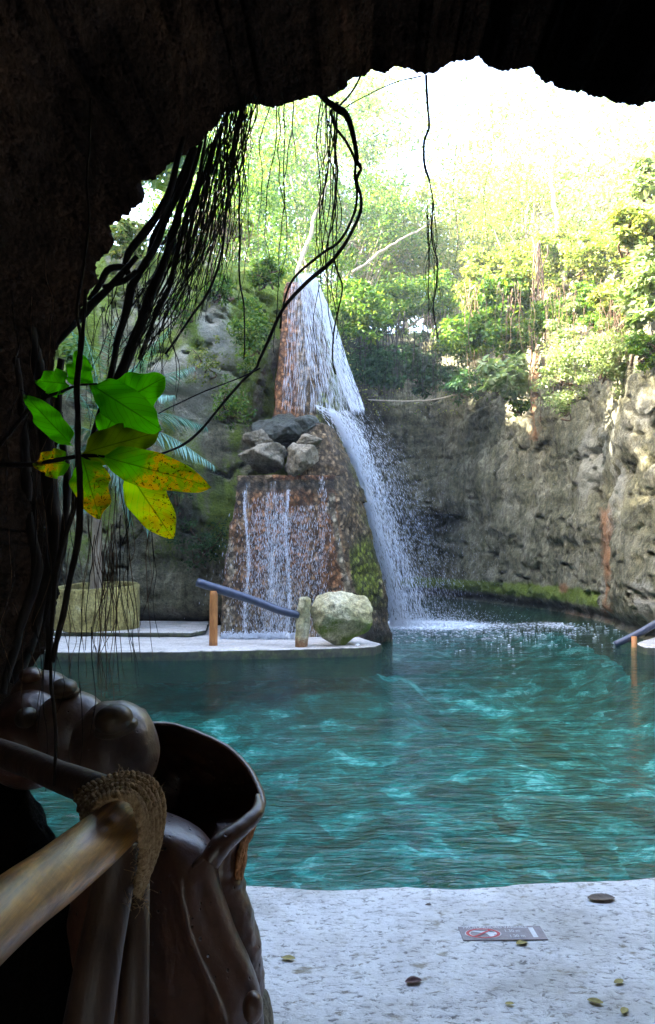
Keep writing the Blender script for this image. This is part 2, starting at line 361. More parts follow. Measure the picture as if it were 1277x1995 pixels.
def pole_mat(name, base1, base2, rough=.3):
    m, t, b, o = nt(name); c = coords(t, (5, 1.0, 5)); n = noise(t, c, 3.0, 6, .6, .7); g = noise(t, coords(t, (26, 1.3, 26)), 5, 6, .7, .3); k = voro(t, coords(t, (3, 1.6, 3)), 3.2)
    base = ramp(t, n, [(.3, base1), (.5, tuple(.5*(x+y) for x, y in zip(base1, base2))), (.66, base2)])
    base = mix(t, .55, base, ramp(t, g, [(.35, (.35, .3, .25)), (.55, (1, 1, 1)), (.7, (1.3, 1.2, 1))]), 'MULTIPLY')
    base = mix(t, .7, base, ramp(t, k, [(.03, (.15, .12, .1)), (.09, (1, 1, 1))]), 'MULTIPLY')
    t.links.new(base, b.inputs['Base Color']); t.links.new(ramp(t, n, [(.3, (.5,)*3), (.7, (.28,)*3)]), b.inputs['Roughness'])
    b.inputs['Specular IOR Level'].default_value = .6; b.inputs['Coat Weight'].default_value = .2; b.inputs['Coat Roughness'].default_value = .3
    nb = bump(t, n, .5, .012); nb = bump(t, g, .35, .003, nb); nb = bump(t, noise(t, coords(t, (1, .4, 1)), 24, 4, .6), .35, .004, nb); t.links.new(nb, b.inputs['Normal']); return m
M['pole'] = pole_mat('worn_varnished_wood', (.12, .05, .035), (.80, .40, .09))
M['post'] = simple_mat('brown_post_wood', (.035, .018, .012), (.085, .045, .028), 9, .5, (3, 3, .5), .4, .01, .4)
M['orangepost'] = simple_mat('orange_post_wood', (.30, .11, .03), (.52, .23, .07), 9, .6, (3, 3, .6), .5, .02, .4)
M['bluepole'] = simple_mat('dark_grey_pole', (.025, .033, .06), (.05, .065, .115), 8, .45, (1, 1, 1), .3, .02, .5)
def rope_mat():
    m, t, b, o = nt('sisal_rope'); c = coords(t); n = noise(t, c, 90, 5, .7)
    t.links.new(ramp(t, n, [(.3, (.16, .085, .035)), (.7, (.62, .42, .24))]), b.inputs['Base Color']); b.inputs['Roughness'].default_value = .95
    b.inputs['Specular IOR Level'].default_value = .1; t.links.new(bump(t, n, 1, .004), b.inputs['Normal']); return m
M['rope'] = rope_mat()
def clay_mat(name='dark_glazed_clay', cols=((.045, .017, .009), (.105, .044, .024), (.18, .09, .05))):
    m, t, b, o = nt(name); c = coords(t); n = noise(t, c, 9, 6, .65); p = voro(t, c, 34)
    pit = ramp(t, p, [(.10, (0, 0, 0)), (.19, (1, 1, 1))])
    msk = ramp(t, noise(t, c, 12, 2), [(.48, (1, 1, 1)), (.56, (0, 0, 0))]); hp = mix(t, msk, pit, (1, 1, 1))
    base = mix(t, 1.0, ramp(t, n, [(.3, cols[0]), (.6, cols[1]), (.8, cols[2])]), mix(t, .8, (1, 1, 1), hp), 'MULTIPLY')
    t.links.new(base, b.inputs['Base Color']); b.inputs['Roughness'].default_value = .4; b.inputs['Specular IOR Level'].default_value = .6; b.inputs['Coat Weight'].default_value = .15; b.inputs['Coat Roughness'].default_value = .28
    nb = bump(t, n, .45, .014); nb = bump(t, hp, 1.0, .008, nb); nb = bump(t, noise(t, c, 60, 4, .6), .25, .003, nb); t.links.new(nb, b.inputs['Normal']); return m
M['clay'] = clay_mat()
M['beadclay'] = clay_mat('sheen_glazed_clay', ((.07, .036, .024), (.15, .09, .065), (.26, .18, .13)))  # sky sheen on the beads put into a lighter clay colour
M['studclay'] = simple_mat('ochre_clay', (.03, .016, .008), (.09, .052, .022), 14, .45, (1, 1, 1), .4, .006, .5)
M['litclay'] = simple_mat('orange_lit_clay', (.35, .13, .05), (.60, .30, .15), 25, .9, (1, 1, 1), .9, .02, .2)  # orange light under the bowl lip, painted as a clay colour
M['planter'] = rock_mat('yellow_render', [(.16, .13, .04), (.30, .25, .08), (.44, .38, .14), (.52, .47, .27)], 2.5, .45, .85, .6, .02, .3, attr=False)
M['soil'] = simple_mat('earth', (.02, .015, .01), (.07, .05, .03), 6, .95)
def bigleaf_mat(name, g1, g2, y, yamt):
    """broad leaf: veins from the leaf's own coordinates kept in a colour attribute (u along, v across)"""
    m, t, b, o = nt(name); a = N(t, 'ShaderNodeVertexColor', layer_name='lamina'); sp = N(t, 'ShaderNodeSeparateColor'); t.links.new(a.outputs[0], sp.inputs[0])
    u, v = sp.outputs[0], sp.outputs[1]
    av = math_(t, 'ABSOLUTE', math_(t, 'SUBTRACT', v, .5))
    mid = math_(t, 'LESS_THAN', av, .018)
    side = math_(t, 'LESS_THAN', math_(t, 'ABSOLUTE', math_(t, 'SUBTRACT', math_(t, 'FRACT', math_(t, 'MULTIPLY', math_(t, 'SUBTRACT', u, math_(t, 'MULTIPLY', av, .55)), 9.0)), .5)), .045)
    vein = math_(t, 'MAXIMUM', mid, math_(t, 'MULTIPLY', side, .55))
    c = coords(t); n = noise(t, c, 12, 3, .5); nf = noise(t, c, 55, 6, .75); 
    base = mix(t, n, g1, g2)
    yf = math_(t, 'MULTIPLY', math_(t, 'SUBTRACT', math_(t, 'ADD', math_(t, 'ADD', math_(t, 'MULTIPLY', u, .5), math_(t, 'MULTIPLY', n, .6)), yamt), 1.0), 6.0, clamp=True)
    base = mix(t, math_(t, 'MULTIPLY', yf, math_(t, 'ADD', .35, math_(t, 'GREATER_THAN', nf, .5))), base, y)
    sp2 = math_(t, 'MULTIPLY', yf, math_(t, 'GREATER_THAN', noise(t, c, 130, 4, .8), .585)); base = mix(t, sp2, base, (.05, .03, .005))
    base = mix(t, math_(t, 'MULTIPLY', vein, .5), base, (.03, .09, .01))
    t.links.new(base, b.inputs['Base Color']); b.inputs['Roughness'].default_value = .4; b.inputs['Specular IOR Level'].default_value = .35
    t.links.new(bump(t, vein, -.4, .003), b.inputs['Normal'])
    tr = N(t, 'ShaderNodeBsdfTranslucent'); t.links.new(mix(t, 1.0, base, (1.15, 1.3, .4), 'MULTIPLY'), tr.inputs[0])
    ms = N(t, 'ShaderNodeMixShader'); ms.inputs[0].default_value = .85; t.links.new(b.outputs[0], ms.inputs[1]); t.links.new(tr.outputs[0], ms.inputs[2]); t.links.new(ms.outputs[0], o.inputs[0]); return m
M['big_green'] = bigleaf_mat('broad_leaf_green', (.24, .60, .03), (.36, .72, .04), (.6, .45, .03), -.6)
M['big_half'] = bigleaf_mat('broad_leaf_half_yellow', (.30, .62, .03), (.42, .70, .04), (1.0, .60, .03), .60)
M['big_yellow'] = bigleaf_mat('broad_leaf_yellowing', (.75, .88, .05), (.85, .92, .06), (1.0, .72, .05), .52)
M['big_olive'] = bigleaf_mat('broad_leaf_olive', (.30, .34, .02), (.38, .42, .03), (.5, .22, .03), .05)
M['signpaint'] = simple_mat('sign_plate', (.22, .18, .20), (.34, .29, .31), 40, .5)
M['signred'] = simple_mat('sign_red', (.45, .03, .04), (.62, .07, .08), 60, .5)
M['signwhite'] = simple_mat('sign_white', (.65, .65, .68), (.85, .85, .88), 60, .5)
M['deadleaf'] = simple_mat('dead_leaf', (.05, .03, .02), (.16, .10, .06), 40, .6)
M['pinkleaf'] = simple_mat('pinkish_dead_leaf', (.20, .11, .10), (.38, .26, .24), 40, .7)
M['yellowleaf'] = simple_mat('yellow_dead_leaf', (.30, .24, .06), (.5, .42, .14), 40, .7)

# ------------------------------------------------------------------ cave shell round the camera
RIM = [(-70, 2450, 3.3), (-60, 1900, 3.3), (-30, 1560, 3.3), (30, 1440, 3.3), (45, 1330, 3.3), (70, 1290, 3.3), (100, 1240, 3.3), (112, 1100, 3.3), (104, 940, 3.3), (112, 800, 3.3), (104, 700, 3.3),
       (118, 652, 3.35), (150, 606, 3.4), (168, 575, 3.4), (190, 545, 3.45), (186, 515, 3.45), (205, 490, 3.5), (217, 470, 3.5), (216, 440, 3.5), (246, 420, 3.55), (262, 400, 3.55), (276, 376, 3.6),
       (272, 358, 3.6), (300, 352, 3.6), (322, 332, 3.65), (342, 312, 3.65), (362, 302, 3.7), (388, 286, 3.75), (408, 262, 3.8), (428, 236, 3.8), (436, 222, 3.85), (466, 216, 3.9), (476, 200, 3.9),
       (505, 200, 3.95), (520, 208, 3.95), (552, 206, 4.0), (572, 196, 4.0), (600, 190, 4.0), (636, 190, 4.05), (662, 184, 4.1), (678, 166, 4.1), (684, 148, 4.15), (712, 144, 4.2), (745, 142, 4.2), (768, 130, 4.2),
       (800, 134, 4.25), (820, 146, 4.25), (838, 142, 4.3), (862, 134, 4.3), (892, 124, 4.3), (918, 121, 4.3), (928, 115, 4.3), (942, 126, 4.3), (966, 134, 4.3), (985, 139, 4.3), (1034, 133, 4.3), (1050, 147, 4.3), (1066, 160, 4.25),
       (1104, 176, 4.2), (1150, 184, 4.2), (1178, 192, 4.15), (1210, 202, 4.1), (1244, 209, 4.1), (1262, 203, 4.1), (1277, 196, 4.1), (1330, 215, 4.1), (1420, 280, 4.0), (1540, 420, 4.0), (1620, 640, 4.0), (1680, 1000, 4.0), (1700, 1400, 4.0), (1700, 1800, 4.0), (1680, 2350, 4.0)]
def cave():
    R = np.array(RIM, float)
    seg = np.hypot(np.diff(R[:, 0]), np.diff(R[:, 1])); s = np.concatenate([[0], np.cumsum(seg)])
    n = 1400; si = np.linspace(0, s[-1], n); q = np.stack([np.interp(si, s, R[:, k]) for k in range(3)], 1)
    rim = np.array([P(*a) for a in q]); d = np.stack([fbm(rim, 7, 6, 3, .75), fbm(rim, 7, 6, 5, .75)], 1)*.05
    rim[:, 0] += d[:, 0]; rim[:, 2] += d[:, 1]
    c = np.array([.35, 0, 1.3]); rad = rim-c; rad[:, 1] = 0; rn = rad/np.linalg.norm(rad, axis=1)[:, None]
    rows = []; depth = np.concatenate([np.linspace(0, 1, 30)**1.4*1.6, np.linspace(1.75, 7.2, 36)])
    for k, dd in enumerate(depth):                       # inner skin, rim towards the back of the cave
        g = 1+.11*min(dd, 1.2)+.04*dd if dd < 6.4 else max(0.02, (1.38)*(1-((dd-6.4)/.8)**2*.999))
        v = c+rad*g; v[:, 1] = rim[:, 1]-dd
        w = min(1, dd/1.2)
        a = fbm(v, .8, 5, 21)*.45+np.abs(fbm(v, 2.2, 5, 22, .6))*.3
        fine = fbm(v, 7, 4, 23, .6)*.04*min(1, dd/.15)
        v = v+rn*(w*(a+.12)+fine)[:, None]
        v[:, 1] += min(1, dd/.2)*fbm(v, 3, 3, 24)*.05*(dd < 5)
        rows.append(v)
    out = []
    for k, e in enumerate(np.concatenate([np.linspace(0, 1, 20)[1:]**1.6*1.4, np.linspace(1.7, 9, 26)])):   # outer rock face round the mouth, pushed forward at left to keep sun off the roots
        v = rim+rn*e; v[:, 1] = rim[:, 1]+.35*min(e, .4)/.4*.6+np.where(rn[:, 0] < 0, .45*np.clip(-rn[:, 0]*1.6, 0, 1), 0)*e-.25*e*np.clip(rn[:, 0]+.3, 0, 1)+fbm(v, .7, 5, 31)*.5*min(1, e/.8)
        v = v+rn*(fbm(v, 2.5, 4, 32)*.12*min(1, e/.3))[:, None]
        out.append(v)
    allr = out[::-1]+rows
    V = np.stack(allr, 0)                    # (nv, n, 3)
    nv = len(allr); V = V.transpose(1, 0, 2).reshape(-1, 3)
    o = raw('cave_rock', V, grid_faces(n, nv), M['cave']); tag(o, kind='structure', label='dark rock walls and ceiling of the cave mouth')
    return rim
rim = cave()

# ------------------------------------------------------------------ cliffs round the pool and the land above
PATH = [(-12, 1), (-10.5, 6), (-9.6, 11), (-9.0, 14.8), (-7.4, 16.8), (-5.5, 17.2), (-4, 17.0), (-2.9, 16.6), (-1.8, 16.9), (-1.0, 17.3), (-.2, 18.5), (.3, 21), (.8, 25), (1.4, 29), (2.6, 32.2), (4.2, 32.2), (5.0, 30),  # unseen left end drawn in to close a gap of sunlight
        (5.7, 27), (6.6, 23), (6.75, 20), (6.45, 17.5), (6.1, 15.3), (6.5, 13.2), (7.6, 10.5), (9.5, 7.5), (12, 4)]
def ztop(x, y):
    r = np.clip((x+.5)/2.5, 0, 1)
    return 4.0*np.clip((-x-5.5)/2.5, 0, 1)+(8.5+.5*np.sin(x*.7)+.4*np.sin(y*.5+1))*(1-r)+r*(np.interp(y, [4, 13, 19, 30, 33], [8.5, 8.3, 9.6, 11.3, 11.6])+.35*np.sin(y*1.1))  # far left part raised out of view to block the sun
def cliffs():
    pp = catmull([(a, b, 0) for a, b in PATH], 1000)
    d = np.gradient(pp, axis=0); d /= np.linalg.norm(d, axis=1)[:, None]
    L = np.concatenate([[0], np.cumsum(np.linalg.norm(np.diff(pp, axis=0), axis=1))]); n = int(L[-1]/.07)
    si = np.linspace(0, L[-1], n); pp = np.stack([np.interp(si, L, pp[:, k]) for k in range(3)], 1)
    d = np.gradient(pp, axis=0); k = 25; ker = np.ones(k)/k
    for j in range(2): d[:, j] = np.convolve(np.pad(d[:, j], k//2, 'edge'), ker, 'valid')
    d /= np.linalg.norm(d, axis=1)[:, None]
    out = np.stack([-d[:, 1], d[:, 0], 0*d[:, 0]], 1)          # away from the pool
    nz = 165; zz = np.linspace(-2.6, 1, nz); t = np.linspace(0, 1, nz)
    zt = ztop(pp[:, 0], pp[:, 1])
    V = np.zeros((n, nz, 3)); 
    for j in range(nz):
        z = -2.4+(zt+2.4)*t[j]
        V[:, j] = pp; V[:, j, 2] = z
        lean = .05*np.maximum(z, 0)+.55*sm(z, 6.5, 9.5)
        V[:, j] += out*lean[:, None]
    Vf = V.reshape(-1, 3); O = np.repeat(out, nz, 0)
    z = Vf[:, 2]
    q = Vf*np.array([1, 1, 1.25])
    big = fbm(q, .25, 3, 41)*.7
    ledge = fbm(Vf*np.array([.35, .35, 1.6]), .8, 3, 47)
    midn = np.abs(fbm(q, .8, 5, 42, .5))*.2-.05+fbm(q*np.array([1, 1, .35]), 1.7, 4, 45)*.10
    fine = fbm(q, 4.0, 5, 43, .68)*.10
    crack = -np.exp(-(fbm(q*np.array([.5, .5, 1.8]), .7, 4, 44)/.022)**2)*.22
    foot = -.42*np.exp(-((z-.35)/.28)**2)*0+.35*np.exp(-((z+.05)/.22)**2)     # undercut at the waterline
    D = big*sm(z, -.5, 2.5)*.9+ledge*.18+midn+fine-crack+foot
    Vf = Vf+O*D[:, None]; Vf[:, 2] += fbm(q, 1.5, 3, 48)*.12
    # plateau
    V = Vf.reshape(n, nz, 3); edge = V[:, -1]
    pl = []
    for e in np.concatenate([np.linspace(.1, 3, 18), np.linspace(3.6, 60, 26)]):
        v = edge+out*e; v[:, 2] = edge[:, 2]+.10*e*(1+0*e)*(np.clip(-out[:, 0], 0, 1)*2.6+.5)*np.exp(-e/30)+fbm(v, .5, 4, 51)*.5*min(1, e/1.5)  # unseen left side rises as a hill to shade the pool
        pl.append(v)
    A = np.concatenate([V, np.stack(pl, 1)], 1); nv = A.shape[1]; A = A.reshape(-1, 3)
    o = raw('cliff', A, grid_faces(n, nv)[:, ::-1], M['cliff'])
    tag(o, kind='structure', label='weathered limestone cliffs round the pool')
    u, v = proj(A); z = A[:, 2]; Y = A[:, 1]
    n1 = fbm(A, 1.3, 4, 61); n2 = fbm(A*np.array([1, 1, .25]), 1.8, 4, 62)
    right = (u > 860) & (A[:, 0] > 2)
    g = np.zeros(len(A))
    g += 1.0*np.exp(-((z-.42)/.22)**2)*(u > 780)*(Y > 19.5)*sm(n1, -1.0, -.3)                           # bright band above the waterline
    g += .8*sm(n2, -.5, .3)*(u < 700)*sm(z, 0, 3)
    g += .22*sm(n2, .05, .5)*(u >= 700)
    g += .55*np.exp(-(((u-470)/60)**2+((v-640)/130)**2))
    r = np.zeros(len(A)); r += .62*np.exp(-((u-1178-14*n1-.03*(v-1000))/13)**2)*sm(n1, -.6, .1)*sm(v, 940, 990)*(1-sm(v, 1170, 1250)); r += .55*np.exp(-((u-1042-14*n2)/20)**2)*(v < 860)*(v > 480)*sm(n2, -.4, .2)
    r += .5*np.exp(-((v-1200)/24)**2)*np.exp(-((u-1120)/60)**2); r += .7*np.exp(-((u-1098)**2+(v-1146)**2)/150)
    r += .6*np.exp(-((u-970)/20)**2)*(v < 760)*(v > 560)*sm(n2, -.3, .3); r += .45*np.exp(-(((u-500)/60)**2+((v-430)/60)**2))
    p = np.zeros(len(A)); p += .75*np.exp(-(((u-1170)/70)**2+((v-900)/110)**2))*sm(n1, -.45, .25)+.35*np.exp(-(((u-1260)/40)**2+((v-800)/90)**2))
    p += .55*np.exp(-(((u-1235)/70)**2+((v-1165)/50)**2))*sm(n1, -.3, .3)+.4*sm(n1, .15, .6)*(u > 880)*sm(-z, -6, 2)
    p += .85*np.exp(-(((u-360)/120)**2+((v-690)/190)**2))*sm(n1, -.6, .3)*(u < 560)  # left cliff face brightened through its colour
    w = np.zeros(len(A)); w += .9*(1-sm(u, 680, 830+50*n1))*sm(u, 640, 680)*(Y > 18)                  # shade of the back corner painted in as black
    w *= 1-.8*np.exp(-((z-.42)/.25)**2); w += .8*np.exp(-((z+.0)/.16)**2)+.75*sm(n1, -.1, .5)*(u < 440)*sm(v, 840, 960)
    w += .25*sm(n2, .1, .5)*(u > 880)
    color_attr(o, 'stain_shade', np.stack([np.clip(g, 0, 1), np.clip(r, 0, 1), np.clip(p, 0, 1), 1-np.clip(w, 0, .95)], 1))
    # far ground behind everything
    X, Yg = np.meshgrid(np.linspace(-250, 250, 60), np.linspace(30, 400, 50), indexing='ij')
    far = np.stack([X, Yg, 7.6+0*X+fbm(np.stack([X, Yg, 0*X], -1).reshape(-1, 3), .03, 3, 5).reshape(X.shape)*3+.02*(Yg-30)], -1).reshape(-1, 3)
    far[:, 2] -= 4*(1-sm(far[:, 1], 30, 60))
    tag(raw('ground', far, grid_faces(60, 50), M['soil']), kind='structure', label='forest floor beyond the cliffs')
    return A
CL = cliffs()

# ------------------------------------------------------------------ pool: bed and water
def pool():
    X, Y = np.meshgrid(np.linspace(-14, 14, 240), np.linspace(-4, 36, 300), indexing='ij')
    v = np.stack([X, Y, 0*X], -1).reshape(-1, 3); v[:, 2] = -1.35+fbm(v, .45, 4, 71)*.35+fbm(v, 2, 3, 72)*.12+.75*np.exp(-((v[:, 1]-14.2)/2.6)**2)*(1-sm(v[:, 0], .6, 2.2))+.6*np.exp(-((v[:, 0]-6.6)/1.3)**2)*sm(v[:, 1], 9, 12)
    tag(raw('pool_bed', v, grid_faces(240, 300), M['bed']), kind='structure', label='turquoise pool bed')
    X, Y = np.meshgrid(np.linspace(-14, 14, 260), np.linspace(-3.5, 35, 420), indexing='ij')
    v = np.stack([X, Y, 0*X], -1).reshape(-1, 3); v[:, 2] = -.15+fbm(v*np.array([.8, 1.7, 1]), 1.3, 3, 73)*.006
    o = raw('water', v, grid_faces(260, 420), M['water']); tag(o, kind='structure', label='clear teal water of the pool')
    f = np.exp(-(((v[:, 0]-2.1)/1.5)**2+((v[:, 1]-18.9)/1.3)**2))*.85+.30*np.exp(-(((v[:, 0]-3.2)/2.2)**2+((v[:, 1]-18.6)/2.6)**2))
    f += .22*np.exp(-(((v[:, 0]-3.5)/3.6)**2+((v[:, 1]-18.5)/3.0)**2))
    f += .42*np.exp(-((v[:, 0]-5.6)/.7)**2-((v[:, 1]-18.6)/1.6)**2)
    color_attr(o, 'foam', np.stack([np.clip(f, 0, 1)]*3, 1))
pool()

# ------------------------------------------------------------------ near floor and far decks
def slab(name, outline, z0, z1, mat, label, res=.03, rough=.012, kind='structure', seed=5, edgew=.03):
    """outline: list of (x,y) anticlockwise, made into a rounded-edge slab"""
    o = np.array(outline, float); seg = np.linalg.norm(np.diff(np.vstack([o, o[:1]]), axis=0), axis=1); s = np.concatenate([[0], np.cumsum(seg)])
    n = int(s[-1]/res); si = np.linspace(0, s[-1], n, endpoint=False); oc = np.vstack([o, o[:1]])
    q = np.stack([np.interp(si, s, oc[:, k]) for k in range(2)], 1); c = q.mean(0)
    q3 = np.column_stack([q, 0*q[:, 0]])
    wig = fbm(q3, 3, 4, seed)*edgew; dirs = q-c; dirs /= np.linalg.norm(dirs, axis=1)[:, None]; q = q+dirs*wig[:, None]
    rows = []
    for zf, ins in ((z0, 0.02), (z0*.6+z1*.4, 0), (z1-.03, 0), (z1-.01, .008), (z1, .03)):
        v = np.column_stack([q-dirs*ins, np.full(n, zf)]); v += (fbm(v, 9, 4, seed+1)*rough*(1.5 if zf < z1 else .5))[:, None]*np.column_stack([dirs, 0*wig]); rows.append(v)
    for f in np.linspace(.03, .98, 34):
        v = np.column_stack([c+(q-dirs*.03-c)*(1-f), np.full(n, z1)]); v[:, 2] += fbm(v, 2.5, 4, seed+2)*rough*.7*min(1, f/.06); rows.append(v)
    V = np.stack(rows, 1).reshape(-1, 3)
    ob = raw(name, V, grid_faces(n, len(rows), True), mat); tag(ob, label, kind=kind); return ob
near_edge = [(-3.2, 3.35), (-1.2, 3.46), (P(470, 0, 3.53)[0], 3.53), (0, 3.50), (.55, 3.51), (1.0, 3.55), (1.55, 3.63), (2.4, 3.80), (3.6, 4.2)]
slab('stone_floor', near_edge[::-1]+[(-3.2, -3.6), (3.6, -3.6)], -.6, 0, M['floor'], 'pale wet limestone floor at the cave mouth', .035, .012)
slab('stone_deck', [(-9, 12.1), (-5, 12.15), (-2.5, 12.2), (-.4, 12.55), (.45, 12.75), (.80, 12.95), (.93, 13.3), (.75, 13.9), (.4, 15), (-2, 16.9), (-9, 17.2)], -.5, 0, M['deck'], 'stone deck on the far side of the pool', .06, .02)
slab('stone_deck', [(-6.5, 14.6), (-2.55, 14.35), (-2.35, 14.9), (-2.6, 17.0), (-6.5, 17.0)], 0.004, .09, M['deck'], 'low raised stone step behind the handrail', .06, .01)
slab('stone_deck', [(5.35, 13.0), (6.0, 12.7), (8, 12.6), (8, 15.2), (6.2, 14.6), (5.45, 13.6)], -.5, -.02, M['deck'], 'stone deck at the right edge of the pool', .05, .02)

# ------------------------------------------------------------------ waterfall rock
def tower():
    root = empty('waterfall_rock', (-.4, 15.2, 0), 'tall tapering rust stained rock column under the waterfall, with a mossy right flank', 'rock')
    # horizontal outlines at increasing height: corners (x,y)
    def ring(pts, n=260):
        pts = np.array(pts+pts[:1], float); seg = np.linalg.norm(np.diff(pts, axis=0), axis=1); s = np.concatenate([[0], np.cumsum(seg)])
        # allot samples equally per side so corners line up between levels
        m = len(pts)-1; out = []
        for k in range(m):
            tt = np.linspace(0, 1, n//m, endpoint=False)[:, None]; out.append(pts[k]*(1-tt)+pts[k+1]*tt)
        return np.vstack(out)
    def body(name, levels, mat, seed, amp=.10, fine=.05, dz=.05):
        zs = np.array([l[0] for l in levels]); rings = np.stack([ring(l[1]) for l in levels])
        zz = np.arange(zs[0], zs[-1]+1e-6, dz); n = rings.shape[1]
        V = np.stack([np.stack([np.stack([np.interp(z, zs, rings[:, i, 0]) for i in range(n)]), np.stack([np.interp(z, zs, rings[:, i, 1]) for i in range(n)]), np.full(n, z)], 1) for z in zz], 1)
        c = V.mean(0, keepdims=True)
        # smooth corners
        for _ in range(6): V[:, :, :2] = .5*V[:, :, :2]+.25*np.roll(V, 1, 0)[:, :, :2]+.25*np.roll(V, -1, 0)[:, :, :2]
        d = V-c; d[:, :, 2] = 0; d /= np.linalg.norm(d, axis=2)[:, :, None]+1e-9
        f = V.reshape(-1, 3); D = fbm(f, 1.2, 4, seed)*amp+fbm(f, 5, 5, seed+1, .65)*fine+np.abs(fbm(f, 2.6, 4, seed+2))*amp*.7
        V = (f+d.reshape(-1, 3)*D[:, None]).reshape(V.shape)
        caps = []
        for g in (.85, .6, .3, .02):
            e = c[:, -1]+(V[:, -1]-c[:, -1])*g; e[:, 2] = V[:, -1, 2].mean()*(1-g)+V[:, -1, 2]*g+fbm(e, 3, 3, seed)*.06; caps.append(e[:, None])
        V = np.concatenate([V]+caps, 1); n, nv = V.shape[:2]
        o = raw(name, V.reshape(-1, 3), grid_faces(n, nv, True), mat, root); return o, V.reshape(-1, 3)
    X = lambda px, Y: (px-CX)/F*Y
    lv = [(-1.6, [(-2.15, 14.5), (.62, 14.35), (1.30, 15.1), (1.2, 17.0), (-2.0, 17.0)]),
          (0.0, [(X(428, 14.5), 14.5), (X(712, 14.4), 14.4), (X(764, 15.1), 15.1), (1.1, 16.9), (-2.0, 17.0)]),
          (1.0, [(X(436, 14.5), 14.52), (X(690, 14.45), 14.45), (X(750, 15.1), 15.1), (1.0, 16.9), (-1.9, 17.0)]),
          (2.0, [(X(448, 14.55), 14.58), (X(672, 14.5), 14.52), (X(725, 15.1), 15.1), (.8, 16.8), (-1.8, 17.0)]),
          (3.05, [(X(464, 14.6), 14.64), (X(650, 14.6), 14.62), (X(690, 15.2), 15.2), (.6, 16.7), (-1.65, 17.0)])]
    o, V = body('stone_column', lv, M['tower'], 81, .09, .05)
    u, v = proj(V); nn = fbm(V, 1.5, 4, 91); ns = fbm(V*np.array([2.5, 1, .3]), 1.5, 4, 92)
    ridge = np.interp(v, [900, 1000, 1100, 1250], [652, 664, 682, 712]); front = 1-sm(u, ridge-12, ridge+6)
    g = (1-front)*(.35*sm(nn, -.3, .4)+.9*np.exp(-(((u-712)/32)**2+((v-1110)/70)**2)))+.3*front*sm(v, 1130, 1230)*(u < 470)
    r = front*np.clip(.55+.5*ns, .05, 1)*sm(v, 935, 965)*(.45+.55*(1-sm(v, 1080, 1200)))+1.2*front*np.exp(-((v-926)/8)**2)*(u > 530)
    p = front*(.35*sm(fbm(V, 5, 3, 93), -.1, .5)+.65*np.exp(-((u-ridge+14)/9)**2)*(v > 960)+.4*np.exp(-((u-448)/12)**2))+(1-front)*.3*sm(nn, 0, .5)
    w = .55*(1-front)*sm(fbm(V, 2, 4, 94), -.1, .4)+.9*np.exp(-(V[:, 2]/.18)**2)*(1-front)+.25*front*sm(ns, .1, .6)
    w += .75*front*np.exp(-((v-947)/12)**2)
    color_attr(o, 'stain_shade', np.stack([np.clip(g, 0, 1), np.clip(r, 0, 1), np.clip(p, 0, 1), 1-np.clip(w, 0, .9)], 1))
    lv2 = [(2.6, [(X(600, 15.2), 14.95), (X(672, 15.1), 15.0), (X(712, 15.4), 15.4), (.5, 16.7), (-.6, 16.9)]),
           (3.3, [(X(600, 15.2), 15.05), (X(660, 15.1), 15.1), (X(690, 15.5), 15.5), (.4, 16.7), (-.6, 16.9)]),
           (4.15, [(X(598, 15.4), 15.3), (X(628, 15.4), 15.3), (X(645, 15.7), 15.7), (.2, 16.8), (-.7, 16.9)])]
    o, V = body('stone_shoulder', lv2, M['tower'], 101, .10, .06)
    nn = fbm(V, 1.6, 4, 95); color_attr(o, 'stain_shade', np.stack([.45*sm(nn, -.2, .4), 0*nn, .2*sm(-nn, 0, .4), 1-.45*sm(nn, -.3, .3)], 1))
    lv3 = [(3.6, [(X(530, 16.0), 16.0), (X(640, 15.9), 15.95), (X(668, 16.6), 16.6), (.3, 18.4), (-1.3, 18.2)]),
           (4.6, [(X(536, 16.1), 16.1), (X(640, 16.1), 16.1), (X(662, 16.6), 16.7), (.2, 18.4), (-1.2, 18.2)]),
           (6.0, [(X(545, 16.3), 16.3), (X(620, 16.3), 16.3), (X(640, 16.8), 16.8), (.0, 18.4), (-1.1, 18.2)]),
           (7.0, [(X(552, 16.5), 16.5), (X(600, 16.5), 16.5), (X(618, 16.8), 16.9), (-.2, 18.3), (-1.0, 18.2)]),
           (7.45, [(X(560, 16.7), 16.7), (X(596, 16.7), 16.7), (X(606, 17), 17.0), (-.3, 18.3), (-1.0, 18.2)])]
    o, V = body('upper_chute', lv3, M['tower'], 111, .07, .05)
    u, v = proj(V); nn = fbm(V, 1.6, 4, 96)
    r = np.clip(1.0-sm(u, 572, 612), 0, 1)*np.clip(.75+.5*nn, 0, 1); g = .85*sm(u, 604, 630)*sm(nn, -.4, .2); p = .4*np.exp(-((u-585)/16)**2)
    color_attr(o, 'stain_shade', np.stack([g, r, p, 1-.5*sm(u, 600, 640)*sm(nn, 0, .4)], 1))
tower()
def rock(name, px, py, Y, w, h, dep, seed, mat, label, facet=9, group=None, rough=.09):
    c = P(px, py, Y); sx = w/2/F*Y; sz = h/2/F*Y
    V, T = rockdata((0, 0, 0), (1, 1, 1), seed, .5, facet, ICO5, rough)
    mn, mx = V.min(0), V.max(0); V = (V-(mn+mx)/2)/((mx-mn)/2)*np.array([sx, dep, sz])+c
    o = raw(name, V, T, mat); recentre(o); tag(o, label, 'rock' if name == 'rock' else 'boulder', group); return o, V
GR = 'rocks stacked on the ledge of the waterfall'
rock('rock', 512, 893, 14.85, 96, 58, .42, 3, M['greyrock'], 'long grey rock at the left end of the waterfall ledge', 8, GR)
rock('rock', 505, 858, 15.15, 60, 42, .35, 4, M['greyrock'], 'small pale rock perched behind the long grey rock', 8, GR)
